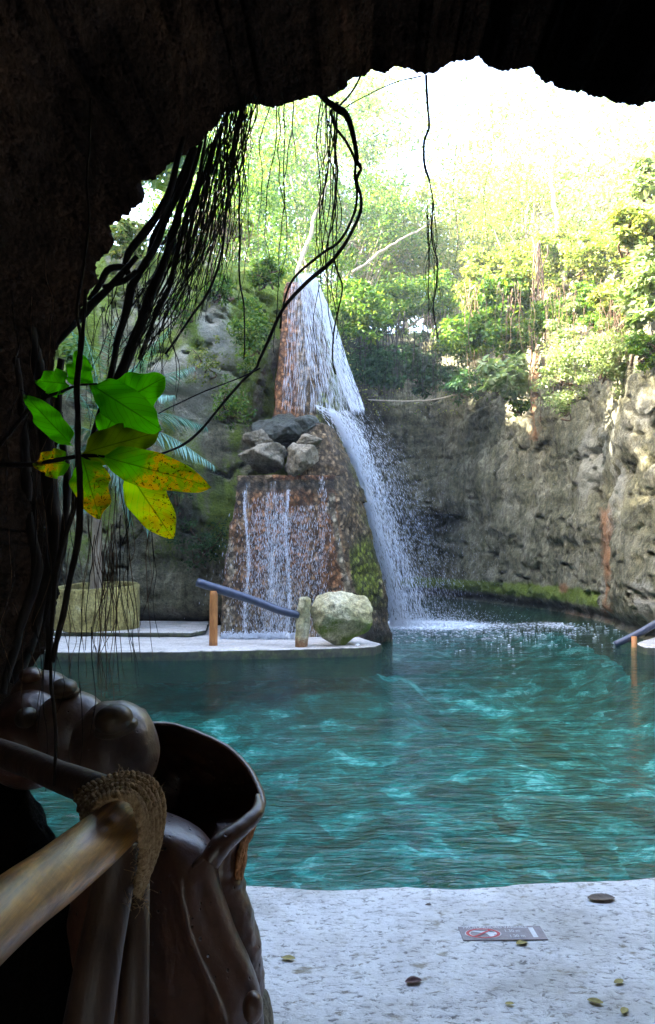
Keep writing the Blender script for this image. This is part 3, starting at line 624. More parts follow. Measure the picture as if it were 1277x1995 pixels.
rock('rock', 588, 898, 14.75, 68, 74, .40, 6, M['greyrock'], 'upright tan rock with a moss patch at the right end of the ledge', 9, GR)
rock('rock', 603, 862, 15.2, 52, 30, .3, 8, M['greyrock'], 'flat tan rock wedged behind the upright tan rock', 8, GR)
rock('rock', 545, 842, 15.5, 112, 66, .45, 9, M['darkrock'], 'wide wet black rock behind the grey ledge rocks', 8, GR)
rock('rock', 598, 838, 15.6, 66, 56, .42, 12, M['darkrock'], 'round wet dark green rock under the upper chute', 8, GR)
rock('rock', 556, 824, 15.9, 66, 40, .4, 14, M['darkrock'], 'wet black rock at the top of the pile, against the rusty chute', 8, GR)

def fix_attr(o, V, f):
    color_attr(o, 'stain_shade', f)
o, V = rock('boulder', 666, 1204, 13.25, 122, 108, .5, 33, M['boulder'], 'big pale boulder with green algae round its foot, beside the stone post', 11, None, .035)
z = V[:, 2]; nb_ = fbm(V, 2.5, 4, 3); g = (1-sm(z, .1, .75))*.75*sm(nb_, -.7, .3)+.2*sm(nb_, .1, .5)
fix_attr(o, V, np.stack([g, 0*g, 0*g, 1-.0*g], 1))
o, V = rock('boulder', 697, 1257, 12.95, 11, 7, .05, 35, M['signwhite'], 'tiny white stone at the foot of the big boulder', 6)
o['category'] = 'stone'; o.name = 'stone'

# stone post
def stone_post():
    c = P(590, 1258, 12.95); h = 96/F*12.95+.02; n = 34; a = np.arange(24)*2*math.pi/24; rows = []
    for k in range(n):
        t = k/(n-1); r = .115*(1-.12*t)*(1 if t < .93 else math.sqrt(max(0, 1-((t-.93)/.075)**2))); r = max(r, .004)
        rows.append(np.stack([c[0]-.02+.05*t+np.cos(a)*r*1.0, c[1]+np.sin(a)*r*1.1, np.full(24, c[2]-.02+h*t)], 1))
    V = np.stack(rows, 1).reshape(-1, 3); D = fbm(V, 5, 4, 8)*.035
    V[:, 0] += D; V[:, 1] += fbm(V, 6, 4, 9)*.03
    o = raw('stone_post', V, grid_faces(24, n, True), M['boulder']); recentre(o)
    tag(o, 'slim rough pale stone post at the lower end of the blue grey rail', 'post'); z = V[:, 2]
    color_attr(o, 'stain_shade', np.stack([.25*sm(z, .3, .7), .55*(1-sm(z, .05, .3)), 0*z, 1+0*z], 1))
stone_post()
def far_rail():
    root = empty('handrail', P(416, 1250, 13.0), 'sloping blue grey pole rail on an orange post, left of the slim stone post', 'handrail')
    mb = MB(); mb.tube(pathpx([(384, 1134, 13.1), (440, 1152, 13.05), (500, 1172, 13.0), (545, 1189, 12.95), (584, 1199, 12.9)], 30, .012, 4), [.072, .075, .07, .068, .06], 14, .05, 3); mb.build('rail_pole', M['bluepole'], root)
    mb = MB(); b = P(416, 1250, 13.05); b[2] = 0.0; tpt = P(417, 1151, 13.05); mb.tube(catmull([b, tpt], 12), [.072, .066], 14, .06, 5); mb.build('rail_post', M['orangepost'], root)
    root = empty('handrail', P(1237, 1262, 14.0), 'dark pole rail sloping into the water beside a short orange post at the right cliff', 'handrail')
    mb = MB(); mb.tube(pathpx([(1198, 1256, 14.3), (1240, 1236, 14.2), (1290, 1208, 14.0), (1350, 1172, 13.9)], 20, .01, 5), .065, 12, .05, 7); mb.build('rail_pole', M['bluepole'], root)
    b = P(1236, 1262, 14.1); mb = MB(); mb.tube(np.array([[b[0], b[1], -1.5], [b[0], b[1], -.5], P(1236, 1240, 14.1)]), [.055, .05], 10, .05, 7); mb.build('rail_post', M['orangepost'], root)
far_rail()

# planter with palm
def planter_palm():
    c = P(186, 1240, 15.3); c[2] = 0.085; R0, R1, H = .86, .74, .80; n = 96; a = np.arange(n)*2*math.pi/n; rows = []
    def rg(r, z, w=1): 
        rr = r; v = np.stack([c[0]+np.cos(a)*rr, c[1]+np.sin(a)*rr, np.full(n, z)], 1); zz = .10*np.clip(np.sin(a), 0, 1)+.05*np.clip(np.cos(a), 0, 1); v[:, 2] += zz*(z > .5)
        return v+np.stack([np.cos(a), np.sin(a), 0*a], 1)*(fbm(v, 4, 4, 12)*.02)[:, None]
    for z in np.linspace(.0, H-.03, 22): rows.append(rg(R0, c[2]+z))
    rows += [rg(R0-.015, c[2]+H), rg(R1+.015, c[2]+H), rg(R1, c[2]+H-.03), rg(R1, c[2]+H-.2)]
    root = empty('planter', c, 'round yellowish rendered planter on the far deck, holding the palm', 'planter')
    V = np.stack(rows, 1).reshape(-1, 3); raw('planter_wall', V, grid_faces(n, len(rows), True), M['planter'], root)
    s = [np.stack([c[0]+np.cos(a)*R1*g, c[1]+np.sin(a)*R1*g, np.full(n, c[2]+H-.14)+.05*(1-g)], 1) for g in (1, .6, .3, .01)]
    raw('soil', np.stack(s, 1).reshape(-1, 3), grid_faces(n, 4, True), M['soil'], root)
    base = np.array([c[0]+.02, c[1]+.0, c[2]+H-.16]); top = P(205, 850, 15.2)
    pr = empty('palm_tree', base, 'blue green palm with drooping fronds growing from the round planter', 'palm')
    mb = MB(); mb.tube(catmull([base, base*.5+top*.5+np.array([-.06, 0, 0]), top], 30), [.13, .085, .075], 12, .12, 4); mb.build('trunk', M['palebark'], pr)
    r = np.random.default_rng(5)
    ends = [(128, 625, -.6), (165, 655, .3), (90, 740, 0), (375, 715, .1), (415, 905, -.5), (400, 830, .5), (290, 1030, -.9), (255, 1010, -.3), (330, 640, .6), (60, 880, .2), (150, 1020, -.8), (230, 620, -.8), (340, 770, -1.0), (100, 980, .9), (280, 700, 1.2)]
    for k, (ex, ey, dy) in enumerate(ends):
        e = P(ex, ey, 15.2+dy); mid = (top+e)/2; mid[2] += .35; pth = catmull([top, mid, e], 40); mb = MB()
        mb.tube(pth, [.018, .004], 5)
        T = np.gradient(pth, axis=0); T /= np.linalg.norm(T, axis=1)[:, None]; side = np.cross(T, [0, 0, 1.]); side /= np.linalg.norm(side, axis=1)[:, None]+1e-6
        Vs = []; Ts = []; cnt = 0
        for i in range(4, 40):
            ln = .52*math.sin(math.pi*min(1, .18+i/44.))+.1
            for sg in (-1, 1):
                d = T[i]*.75+side[i]*sg*.75+np.array([0, 0, -.35-.2*r.random()])+r.normal(size=3)*.07; d /= np.linalg.norm(d)
                up = np.cross(d, side[i]); p0 = pth[i]; wv = np.cross(d, [0, 0, 1.]); wv /= np.linalg.norm(wv)+1e-6; w = .017
                q = [p0-wv*w*.5, p0+wv*w*.5, p0+d*ln*.5+wv*w-np.array([0, 0, .02]), p0+d*ln*.5-wv*w-np.array([0, 0, .02]), p0+d*ln-np.array([0, 0, .10])]
                Vs += q; Ts += [[cnt, cnt+1, cnt+2], [cnt, cnt+2, cnt+3], [cnt+3, cnt+2, cnt+4]]; cnt += 5
        mb.add(np.array(Vs), None, np.array(Ts)); mb.build('frond', M['leaf_blue'], pr, False)
planter_palm()

# ------------------------------------------------------------------ foliage
def leaf_cloud(C, size, r, droop=.4, asp=.5, updir=None):
    n = len(C); d = r.normal(size=(n, 3)); d[:, 2] = d[:, 2]*.6-droop; d /= np.linalg.norm(d, axis=1)[:, None]
    nrm = r.normal(size=(n, 3))*.7; nrm[:, 2] += .8; w = np.cross(d, nrm); w /= np.linalg.norm(w, axis=1)[:, None]+1e-9
    L = (size*r.uniform(.6, 1.35, n))[:, None]; up = np.cross(w, d)
    V = np.stack([C, C+d*L*.45+w*L*asp*.5+up*L*.08, C+d*L, C+d*L*.45-w*L*asp*.5+up*L*.08], 1).reshape(-1, 3)
    return V, np.arange(4*n).reshape(-1, 4)
def clumps(r, c, R, ncl, nl, tight=.22, hollow=.5):
    """points in lumps spread through an ellipsoid, thinner inside"""
    d = r.normal(size=(ncl, 3)); d /= np.linalg.norm(d, axis=1)[:, None]; rad = (hollow+(1-hollow)*r.random(ncl))[:, None]
    cc = np.asarray(c)+d*rad*np.asarray(R); sz = np.mean(R)*tight*r.uniform(.5, 1.5, ncl)
    k = r.integers(0, ncl, nl); q = r.normal(size=(nl, 3)); q /= np.linalg.norm(q, axis=1)[:, None]; q *= (r.random(nl)**.5)[:, None]
    q[:, 2] *= .6
    return cc[k]+q*sz[k][:, None]*1.6, cc, sz
def tree(px, ctr_py, Y, rx, rz, nleaf, leaf, mat, label, name='tree', seed=0, ground=9.0, lean=0, ncl=95, tr=.16, bark='palebark', hollow=.35):
    r = np.random.default_rng(seed); c = P(px, ctr_py, Y); base = np.array([c[0]+lean, Y+.5, ground])
    root = empty(name, base, label, 'tree', 'trees on the land above the cliffs')
    pts, cc, sz = clumps(r, c, (rx, rx*.8, rz), ncl, nleaf, .15, hollow)
    mb = MB(); topp = c+np.array([0, 0, rz*.3]); trunk = catmull([base, base*.55+topp*.45+r.normal(size=3)*.3, topp], 16); mb.tube(trunk, [tr, tr*.75, tr*.3], 7, .12, seed)
    for k in range(min(ncl, 26)):
        s = trunk[r.integers(5, 15)]; e = cc[k]; m = (s+e)/2+np.array([0, 0, .12*np.linalg.norm(e-s)])+r.normal(size=3)*.15; mb.tube(catmull([s, m, e], 7), [tr*.35, tr*.06], 4)
    mb.build('trunk', M[bark], root)
    V, Q = leaf_cloud(pts, leaf, r); raw('crown', V, Q, M[mat], root, False)
TR = [ (470, 300, 33, 4.2, 5.5, 7000, .22, 'leaf_mid', 'dense green tree in the gap left of the hanging root curtain', 1),
       (585, 330, 37, 4.6, 6.5, 10000, .23, 'leaf_mid', 'tall green tree directly above the waterfall lip', 2),
       (650, 215, 43, 6.0, 6.0, 8000, .26, 'leaf_yel', 'tall yellow green tree whose crown touches the cave rim over the waterfall', 3),
       (700, 470, 33, 3.6, 2.8, 6500, .20, 'leaf_mid', 'low bushy tree right of the waterfall lip', 4),
       (800, 500, 35, 4.0, 3.0, 7500, .21, 'leaf_yel', 'bushy yellow green tree above the dark back corner', 5),
       (905, 480, 36, 4.2, 3.2, 7500, .21, 'leaf_yel', 'bushy tree above the middle of the back cliff', 6),
       (780, 300, 46, 5.5, 6.0, 2600, .26, 'leaf_mid', 'thin open tree against the white sky in the middle of the opening', 7),
       (1000, 330, 40, 5.0, 4.5, 4200, .24, 'leaf_yel', 'bright open tree under the highest notch of the cave rim', 8),
       (1060, 440, 30, 3.0, 2.6, 6000, .18, 'leaf_yel', 'leaning pale trunked tree at the top of the right cliff', 9),
       (1180, 340, 27, 3.8, 3.2, 6500, .18, 'leaf_pale', 'tree with sun glare painted in its leaves, below the right end of the cave rim', 10),
       (1290, 400, 22, 2.8, 2.8, 6500, .16, 'leaf_pale', 'tree with sun glare painted in its leaves, at the right edge of the view', 11),
       (900, 400, 52, 8.0, 4.0, 5000, .30, 'leaf_yel', 'distant hazy tree behind the bushy back cliff trees', 12),
       (1120, 420, 48, 8.0, 4.5, 6000, .30, 'leaf_yel', 'distant tree behind the right cliff trees', 13),
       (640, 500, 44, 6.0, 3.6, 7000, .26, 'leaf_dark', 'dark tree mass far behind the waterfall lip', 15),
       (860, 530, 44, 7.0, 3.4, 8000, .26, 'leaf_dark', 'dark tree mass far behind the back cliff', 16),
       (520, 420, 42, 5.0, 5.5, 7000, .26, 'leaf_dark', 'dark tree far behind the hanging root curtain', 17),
       (400, 420, 28, 3.2, 3.0, 5000, .18, 'leaf_mid', 'green tree seen through the thick diagonal roots', 14)]
for (px, py, Y, rx, rz, n, lf, mt, lab, sd_) in TR:
    n = int(n*1.5); lf *= .85
    tree(px, py, Y, rx, rz, n, lf, mt, lab, seed=sd_, lean=(-1.5 if sd_ == 9 else random.uniform(-1, 1)), tr=.2 if sd_ == 9 else .15)
# trees added for shade on the land left of the pool (outside the picture, they shade the water and the lower walls)
for k, (x, y, z, rx, rz) in enumerate([(-17, 14, 15.5, 4, 4), (-15, 20, 15, 4, 4), (-15, 26, 15, 4, 4), (-19, 9, 16, 5, 5), (-6.2, 19.5, 13.2, 3.0, 2.4)]):
    r = np.random.default_rng(200+k); root = empty('tree', (x, y, 9.5), 'dense tree added for shade left of the pool, outside the view', 'tree', 'added shade trees left of the pool')
    pts, cc, sz = clumps(r, (x, y, z), (rx, rx, rz), 60, 7000, .25, .3); V, Q = leaf_cloud(pts, .36, r, .3, .6); raw('crown', V, Q, M['leaf_mid'], root, False)
    mb = MB(); mb.tube(np.array([[x, y, 8.5], [x+.3, y, 12], [x, y, z+1.]]), [.3, .1], 8, .1, k); mb.build('trunk', M['palebark'], root)

def shrub(px, py, Y, w, h, n, leaf, mat, label, seed, group='bushes and creepers on the cliffs', name='shrub', dep=None, tight=.22, stems=10, top=None, droop=.4, asp=.5, ncl=34):
    r = np.random.default_rng(seed); c = P(px, py, Y); rx = w/2/F*Y; rz = h/2/F*Y; dp = dep or min(rx, rz)*.8
    root = empty(name, (c[0], c[1]+dp, c[2]-rz), label, 'bush', group)
    pts, cc, sz = clumps(r, c, (rx, dp, rz), ncl, n, tight, .2); V, Q = leaf_cloud(pts, leaf, r, droop, asp)
    raw('foliage', V, Q, M[mat], root, False)
    mb = MB(); s = c+np.array([0, dp*1.2, -rz*.3 if top is None else rz*.9])
    for k in range(stems):
        e = cc[k % len(cc)]; mb.tube(catmull([s+r.normal(size=3)*.1, (s+e)/2+r.normal(size=3)*.12, e], 8), [.03, .008], 4)
    mb.build('stem', M['browntwig'], root)
SH = [ (490, 640, 16.2, 90, 150, 2600, .085, 'leaf_mid', 'bright leafy shrub clinging to the cliff just left of the rusty chute'),
       (520, 530, 16.9, 80, 60, 1500, .10, 'leaf_mid', 'shrub overhanging the top of the waterfall on its left'),
       (255, 465, 17.2, 110, 80, 2200, .12, 'leaf_yel', 'grassy yellow green growth on the cliff top at far left'),
       (360, 480, 17.5, 120, 70, 2000, .10, 'leaf_mid', 'low growth on the cliff top behind the thick roots'),
       (440, 440, 18, 120, 70, 1500, .10, 'leaf_yel', 'dry scrub on the brown slope above the left cliff'),
       (700, 610, 27, 110, 130, 4200, .16, 'leaf_mid', 'leafy bush hanging right beside the upper waterfall'),
       (770, 590, 28.5, 130, 120, 4600, .16, 'leaf_mid', 'green bush at the top of the back corner'),
       (850, 600, 29, 130, 130, 4600, .16, 'leaf_mid', 'green bush spilling over the middle of the back cliff'),
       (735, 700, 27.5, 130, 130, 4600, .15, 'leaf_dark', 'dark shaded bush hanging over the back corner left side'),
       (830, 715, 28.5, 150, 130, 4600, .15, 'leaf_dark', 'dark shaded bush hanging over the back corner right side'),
       (915, 650, 27, 90, 110, 3000, .15, 'leaf_mid', 'bush on the lip where the back cliff meets the right cliff'),
       (985, 590, 24, 90, 90, 2400, .20, 'leaf_mid', 'broad leaved bush high on the right cliff beside the brown roots'),
       (985, 735, 21.4, 80, 90, 1200, .22, 'leaf_pale', 'broad leaved bush hanging lowest on the right cliff beside the root column'),
       (935, 640, 23.5, 50, 60, 700, .20, 'leaf_mid', 'small broad leaved bush at the left end of the right cliff'),
       (1105, 700, 18.7, 80, 190, 3200, .085, 'leaf_pale', 'long pale green creeper hanging on the right cliff right of the pale streak'),
       (1200, 690, 16.7, 110, 130, 3000, .085, 'leaf_pale', 'pale creeper spread on the right cliff near the picture edge'),
       (1160, 490, 20.5, 110, 100, 3200, .11, 'leaf_yel', 'yellow green bush on top of the right cliff'),
       (1250, 565, 14.7, 70, 130, 1500, .17, 'leaf_pale', 'big leaved sunlit bush hanging from the cliff top at the right edge'),
       (1245, 455, 15.0, 90, 90, 3000, .12, 'leaf_yel', 'sunlit bush on the cliff top at the right edge'),
       (1040, 520, 24, 110, 90, 3600, .13, 'leaf_yel', 'sunlit scrub on top of the right cliff near the leaning tree'),
       (960, 520, 27, 120, 90, 3600, .14, 'leaf_yel', 'sunlit scrub above the meeting of the back and right cliffs'),
       (1130, 590, 19.0, 70, 60, 1500, .10, 'leaf_mid', 'small green bush on the bare rock between the root column and the right edge'),
       (1075, 620, 19.8, 60, 80, 1700, .10, 'leaf_mid', 'green creeper patch just right of the root column'),
       (1180, 610, 18.0, 80, 70, 1500, .09, 'leaf_mid', 'green creeper patch above the pale creeper at the right'),
       (1100, 790, 19.2, 30, 50, 260, .10, 'leaf_pale', 'last trailing tip of the long pale creeper'),
       (1000, 660, 22.4, 70, 60, 900, .18, 'leaf_mid', 'broad leaved tuft between the two broad leaved bushes'),
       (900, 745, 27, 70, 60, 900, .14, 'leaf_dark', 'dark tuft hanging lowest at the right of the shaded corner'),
       (352, 600, 16.5, 70, 90, 500, .09, 'leaf_mid', 'sparse creeper on the left cliff behind the slanting roots'),
       (400, 700, 16.4, 80, 120, 500, .07, 'leaf_yel', 'sparse yellowing creeper in the middle of the left cliff'),
       (425, 560, 16.6, 60, 60, 900, .09, 'leaf_mid', 'bright tuft below the top of the left cliff'),
       (390, 1060, 16.3, 120, 130, 1300, .07, 'leaf_dark', 'dark ferny growth at the foot of the left cliff beside the column'),
       (320, 960, 16.5, 110, 120, 900, .07, 'leaf_dark', 'dark ferny growth on the left cliff above the planter'),
       (940, 560, 26, 90, 90, 2600, .14, 'leaf_yel', 'yellow green bush spilling over the left end of the right cliff'),
       (1090, 500, 22, 90, 110, 2600, .12, 'leaf_yel', 'sunlit bush between the root column and the top of the right cliff'),
       (1200, 590, 17.8, 90, 90, 2200, .10, 'leaf_yel', 'sunlit creeper below the bushes at the right edge'),
       (1010, 790, 21.5, 40, 50, 200, .16, 'leaf_mid', 'small tuft on the bare wall under the broad leaved bush'),
       (455, 780, 16.2, 90, 110, 900, .08, 'leaf_mid', 'ferny growth on the left cliff beside the rock pile'),
       (1262, 350, 15.2, 60, 80, 2000, .12, 'leaf_pale', 'highest sunlit bush at the right edge, just under the cave rim'),
       (1258, 680, 14.6, 50, 90, 1100, .08, 'leaf_mid', 'trailing creeper at the right edge below the big leaved bush'),
       (150, 700, 16.2, 50, 120, 500, .16, 'leaf_mid', 'small green shrub at the foot of the cliff behind the palm') ]
for k, a in enumerate(SH):
    if a[0] > 860 and a[1] < 770: a = a[:3]+(a[3]*1.3, a[4]*1.2, int(a[5]*1.7))+a[6:]
    shrub(*a, seed=300+k)
# roots and creepers hanging over the cliff tops, one object per bundle
def bundle(px, y0, y1, Y, w, n, rad, mat, label, seed, wob=.12):
    r = np.random.default_rng(seed); mb = MB()
    for k in range(n):
        x = px+r.normal()*w/2; a = y0+r.uniform(-20, 20); b = y0+(y1-y0)*r.uniform(.45, 1); yy = Y+r.uniform(-.3, .3)
        p0, p1 = P(x, a, yy), P(x+r.normal()*8, b, yy-.2); m = p0*.5+p1*.5+r.normal(size=3)*.1; q = catmull([p0, m, p1], 18); q += wob*np.stack([fbm(q+k*9, 1.5, 3, seed), fbm(q+k*5, 1.5, 3, seed+4), 0*q[:, 0]], 1)
        mb.tube(q, [rad*r.uniform(.6, 1.4), rad*.3], 4)
    o = mb.build('hanging_roots', M[mat], None); recentre(o); tag(o, label, 'roots', 'root bundles hanging over the cliffs', 'stuff')
bundle(930, 560, 760, 24.5, 60, 9, .014, 'browntwig', 'brown dry roots hanging at the left end of the right cliff', 1)
bundle(1000, 560, 740, 22.3, 70, 12, .012, 'browntwig', 'brown dry roots hanging between the broad leaved bushes', 2)
bundle(1045, 480, 860, 20.6, 12, 9, .020, 'browntwig', 'sunlit orange brown root column running down the right cliff', 3)
bundle(1130, 560, 800, 18.6, 120, 40, .005, 'browntwig', 'fine dry creeper stems over the right cliff', 4)
bundle(1220, 600, 760, 16.6, 90, 50, .005, 'browntwig', 'fine dry creeper stems near the right picture edge', 5)
bundle(770, 620, 800, 27.5, 130, 90, .014, 'root', 'dark twigs hanging in the shaded back corner', 6)
bundle(420, 430, 560, 16.6, 110, 60, .008, 'browntwig', 'dry roots hanging over the left cliff top', 7)
# long bare twig over the back corner
mb = MB(); mb.tube(pathpx([(718, 779, 26), (790, 782, 26), (850, 778, 26.3), (890, 768, 27)], 16), [.02, .03], 5); o = mb.build('branch', M['palebark']); recentre(o); tag(o, 'long bare horizontal twig across the dark back corner', 'branch')
for pts, rr_, lab in (([(575, 560, 30), (600, 470, 31), (625, 390, 32), (660, 320, 33)], .10, 'leaning pale trunk above the waterfall'), ([(690, 530, 29), (760, 480, 30), (850, 430, 32)], .06, 'thin slanting pale trunk right of the waterfall lip'),
                      ([(1108, 560, 22), (1095, 480, 22.5), (1080, 400, 23), (1068, 330, 24)], .09, 'leaning bleached trunk on top of the right cliff')):
    mb = MB(); mb.tube(pathpx(pts, 24, .15, 3), [rr_, rr_*.5], 8, .1, 2); o = mb.build('leaning_tree', M['palebark']); recentre(o); tag(o, lab, 'tree')
# slope growth
r = np.random.default_rng(77); sel = CL[(CL[:, 2] > 7.2) & (CL[:, 1] < 60)]; k = r.integers(0, len(sel), 26000); pts = sel[k]+r.normal(size=(26000, 3))*np.array([.3, .3, .12])
V, Q = leaf_cloud(pts, .13, r, -.2, .4); tag(raw('undergrowth', V, Q, M['leaf_yel'], None, False), 'low green undergrowth covering the tops of the cliffs', 'undergrowth', kind='stuff')

# ------------------------------------------------------------------ the falling water
def spindles(C, D, L, W):
    """thin six-point drops drawn out along D"""
    n = len(C); D = D/np.linalg.norm(D, axis=1)[:, None]; a = np.cross(D, [0, 1., .01]); a /= np.linalg.norm(a, axis=1)[:, None]; b = np.cross(D, a)
    L = L[:, None]; W = W[:, None]
    V = np.stack([C-D*L*.5, C+a*W*.5+D*L*.1, C-a*W*.25+b*W*.43+D*L*.1, C-a*W*.25-b*W*.43+D*L*.1, C+D*L*.5], 1).reshape(-1, 3)
    base = np.array([[0, 1, 2], [0, 2, 3], [0, 3, 1], [4, 2, 1], [4, 3, 2], [4, 1, 3]]); T = (np.arange(n)[:, None, None]*5+base[None]).reshape(-1, 3)
    return V, T
def falls():
    r = np.random.default_rng(9)
    root = empty('waterfall', P(790, 1215, 18.3), 'white cascade falling down the right side of the rust stained column into the pool', 'waterfall')
    def band(n, ys, xl, xr, Yd, pw, lw, jit=.25, dirx=None, power=1.0):
        y = r.uniform(ys[0], ys[-1], n); a = np.interp(y, ys, xl); b = np.interp(y, ys, xr); u = r.random(n)**power; x = a+(b-a)*u
        Yv = np.interp(y, ys, Yd)+r.normal(size=n)*jit
        C = np.stack([(x-CX)/F*Yv, Yv, EYE-(y-HY)/F*Yv], 1)
        y2 = y+6; x2 = np.interp(y2, ys, xl)+(np.interp(y2, ys, xr)-np.interp(y2, ys, xl))*u
        D = np.stack([(x2-x)/F*Yv, 0*x, -(6)/F*Yv], 1)+r.normal(size=(n, 3))*.003*np.array([1, 1, 1])
        return spindles(C, D, r.uniform(*lw, n), r.uniform(*pw, n))
    mb = MB(); ys = [538, 580, 640, 700, 760, 800]
    def add(b): mb.add(b[0], None, b[1])
    def spray(n, ys, xl, wd, Yd, pw, lw, jit, tail):
        """drops thinning out to the right of the stream's left edge"""
        y = ys[0]+(ys[-1]-ys[0])*r.random(n)**.9; st = r.gamma(1.3, tail*.85, 90); kk = r.integers(0, 90, n); e = np.abs(st[kk]+r.normal(size=n)*(.03+.10*st[kk])+.06*np.sin(y/23.+kk*2.1)); x = np.interp(y, ys, xl)+np.interp(y, ys, wd)*e+r.normal(size=n)*1.2
        Yv = np.interp(y, ys, Yd)+r.normal(size=n)*jit*(.4+e); C = np.stack([(x-CX)/F*Yv, Yv, EYE-(y-HY)/F*Yv], 1)
        sl = np.interp(y, ys, np.gradient(np.interp(ys, ys, xl), ys))+np.interp(y, ys, np.gradient(np.array(wd, float), ys))*e*.6
        D = np.stack([sl*6/F*Yv, 0*x, -6/F*Yv], 1)+r.normal(size=(n, 3))*.004; f = np.clip(1.25-.5*e, .45, 1.2)
        return spindles(C, D, r.uniform(*lw, n)*f, r.uniform(*pw, n)*f)
    add(band(700, ys, [572, 562, 558, 555, 551, 547], [600, 602, 604, 604, 600, 596], [16.5, 16.3, 16.1, 16.0, 15.9, 15.85], (.003, .007), (.08, .35), .04))
    add(band(2200, ys, [580, 588, 592, 598, 606, 604], [612, 630, 650, 668, 688, 702], [16.5, 16.3, 16.1, 16.0, 16.0, 15.9], (.003, .010), (.08, .34), .15))
    add(band(1500, ys, [598, 612, 632, 648, 668, 684], [616, 634, 658, 676, 698, 712], [16.5, 16.3, 16.1, 16.0, 16.0, 15.9], (.004, .012), (.08, .32), .18))
    add(band(420, [790, 804, 828, 870], [612, 622, 640, 660], [622, 656, 694, 720], [15.9, 15.8, 15.8, 15.9], (.004, .014), (.04, .14), .15))
    mb.build('upper_water', M['drop'], root, True)
    mb = MB(); ys = [800, 850, 900, 1000, 1080, 1160, 1222]
    xl = [640, 664, 684, 714, 734, 754, 762]; Yd = [15.9, 16.3, 16.7, 17.3, 17.8, 18.2, 18.5]
    add(spray(7500, ys, xl, [34, 36, 38, 44, 52, 62, 70], Yd, (.004, .017), (.06, .24), .25, .48))
    add(spray(7500, ys, xl, [50, 70, 90, 110, 125, 140, 150], Yd, (.003, .008), (.03, .11), .5, .6))
    mb.build('lower_water', M['drop'], root, True)
    # spray bouncing from the pool
    n = 3800; C = np.stack([r.normal(2.1, .95, n), r.normal(18.7, .6, n), -.15+np.abs(r.normal(0, .16, n))], 1); V, T = spindles(C, r.normal(size=(n, 3)), r.uniform(.01, .04, n), r.uniform(.006, .022, n))
    mb = MB(); mb.add(V, None, T)
    n = 1500; C = np.stack([1.3+r.gamma(1.6, 1.3, n), 19.2-np.abs(r.normal(0, 1.9, n)), np.full(n, -.145)], 1); V, T = spindles(C, r.normal(size=(n, 3))*np.array([1, .6, .02]), r.uniform(.02, .10, n), r.uniform(.008, .03, n)); mb.add(V, None, T)
    mb.build('splash', M['drop'], root, True)
    # ruffled sheets inside the stream
    def sheet(ys, xl, xr, Yd, name, dens):
        nu, nv = 24, 120; y = np.linspace(ys[0], ys[-1], nv); u = np.linspace(0, 1, nu); U, YY = np.meshgrid(u, y, indexing='ij'); x = np.interp(YY, ys, xl)+(np.interp(YY, ys, xr)-np.interp(YY, ys, xl))*U
        Yv = np.interp(YY, ys, Yd)+.15*np.sin(U*5)+.1; V = np.stack([(x-CX)/F*Yv, Yv, EYE-(YY-HY)/F*Yv], -1).reshape(-1, 3); V[:, 1] += fbm(V, 1.5, 3, 5)*.12
        o = raw(name, V, grid_faces(nu, nv), M['fallsheet'], root); d = dens(U.ravel(), YY.ravel()); color_attr(o, 'dens', np.stack([d]*3, 1))
    sheet([538, 580, 640, 700, 760, 810], [574, 574, 570, 566, 560, 556], [608, 624, 644, 660, 682, 700], [16.6, 16.4, 16.25, 16.15, 16.1, 16.0], 'water_sheet', lambda u, y: np.clip(.06+.34*np.exp(-((u-.42)/.2)**2)*(1-sm(y, 620, 720))+.40*np.exp(-((u-.86)/.12)**2)+.25*(1-sm(y, 540, 600))-.6*sm(u, .9, 1), 0, 1))
falls()
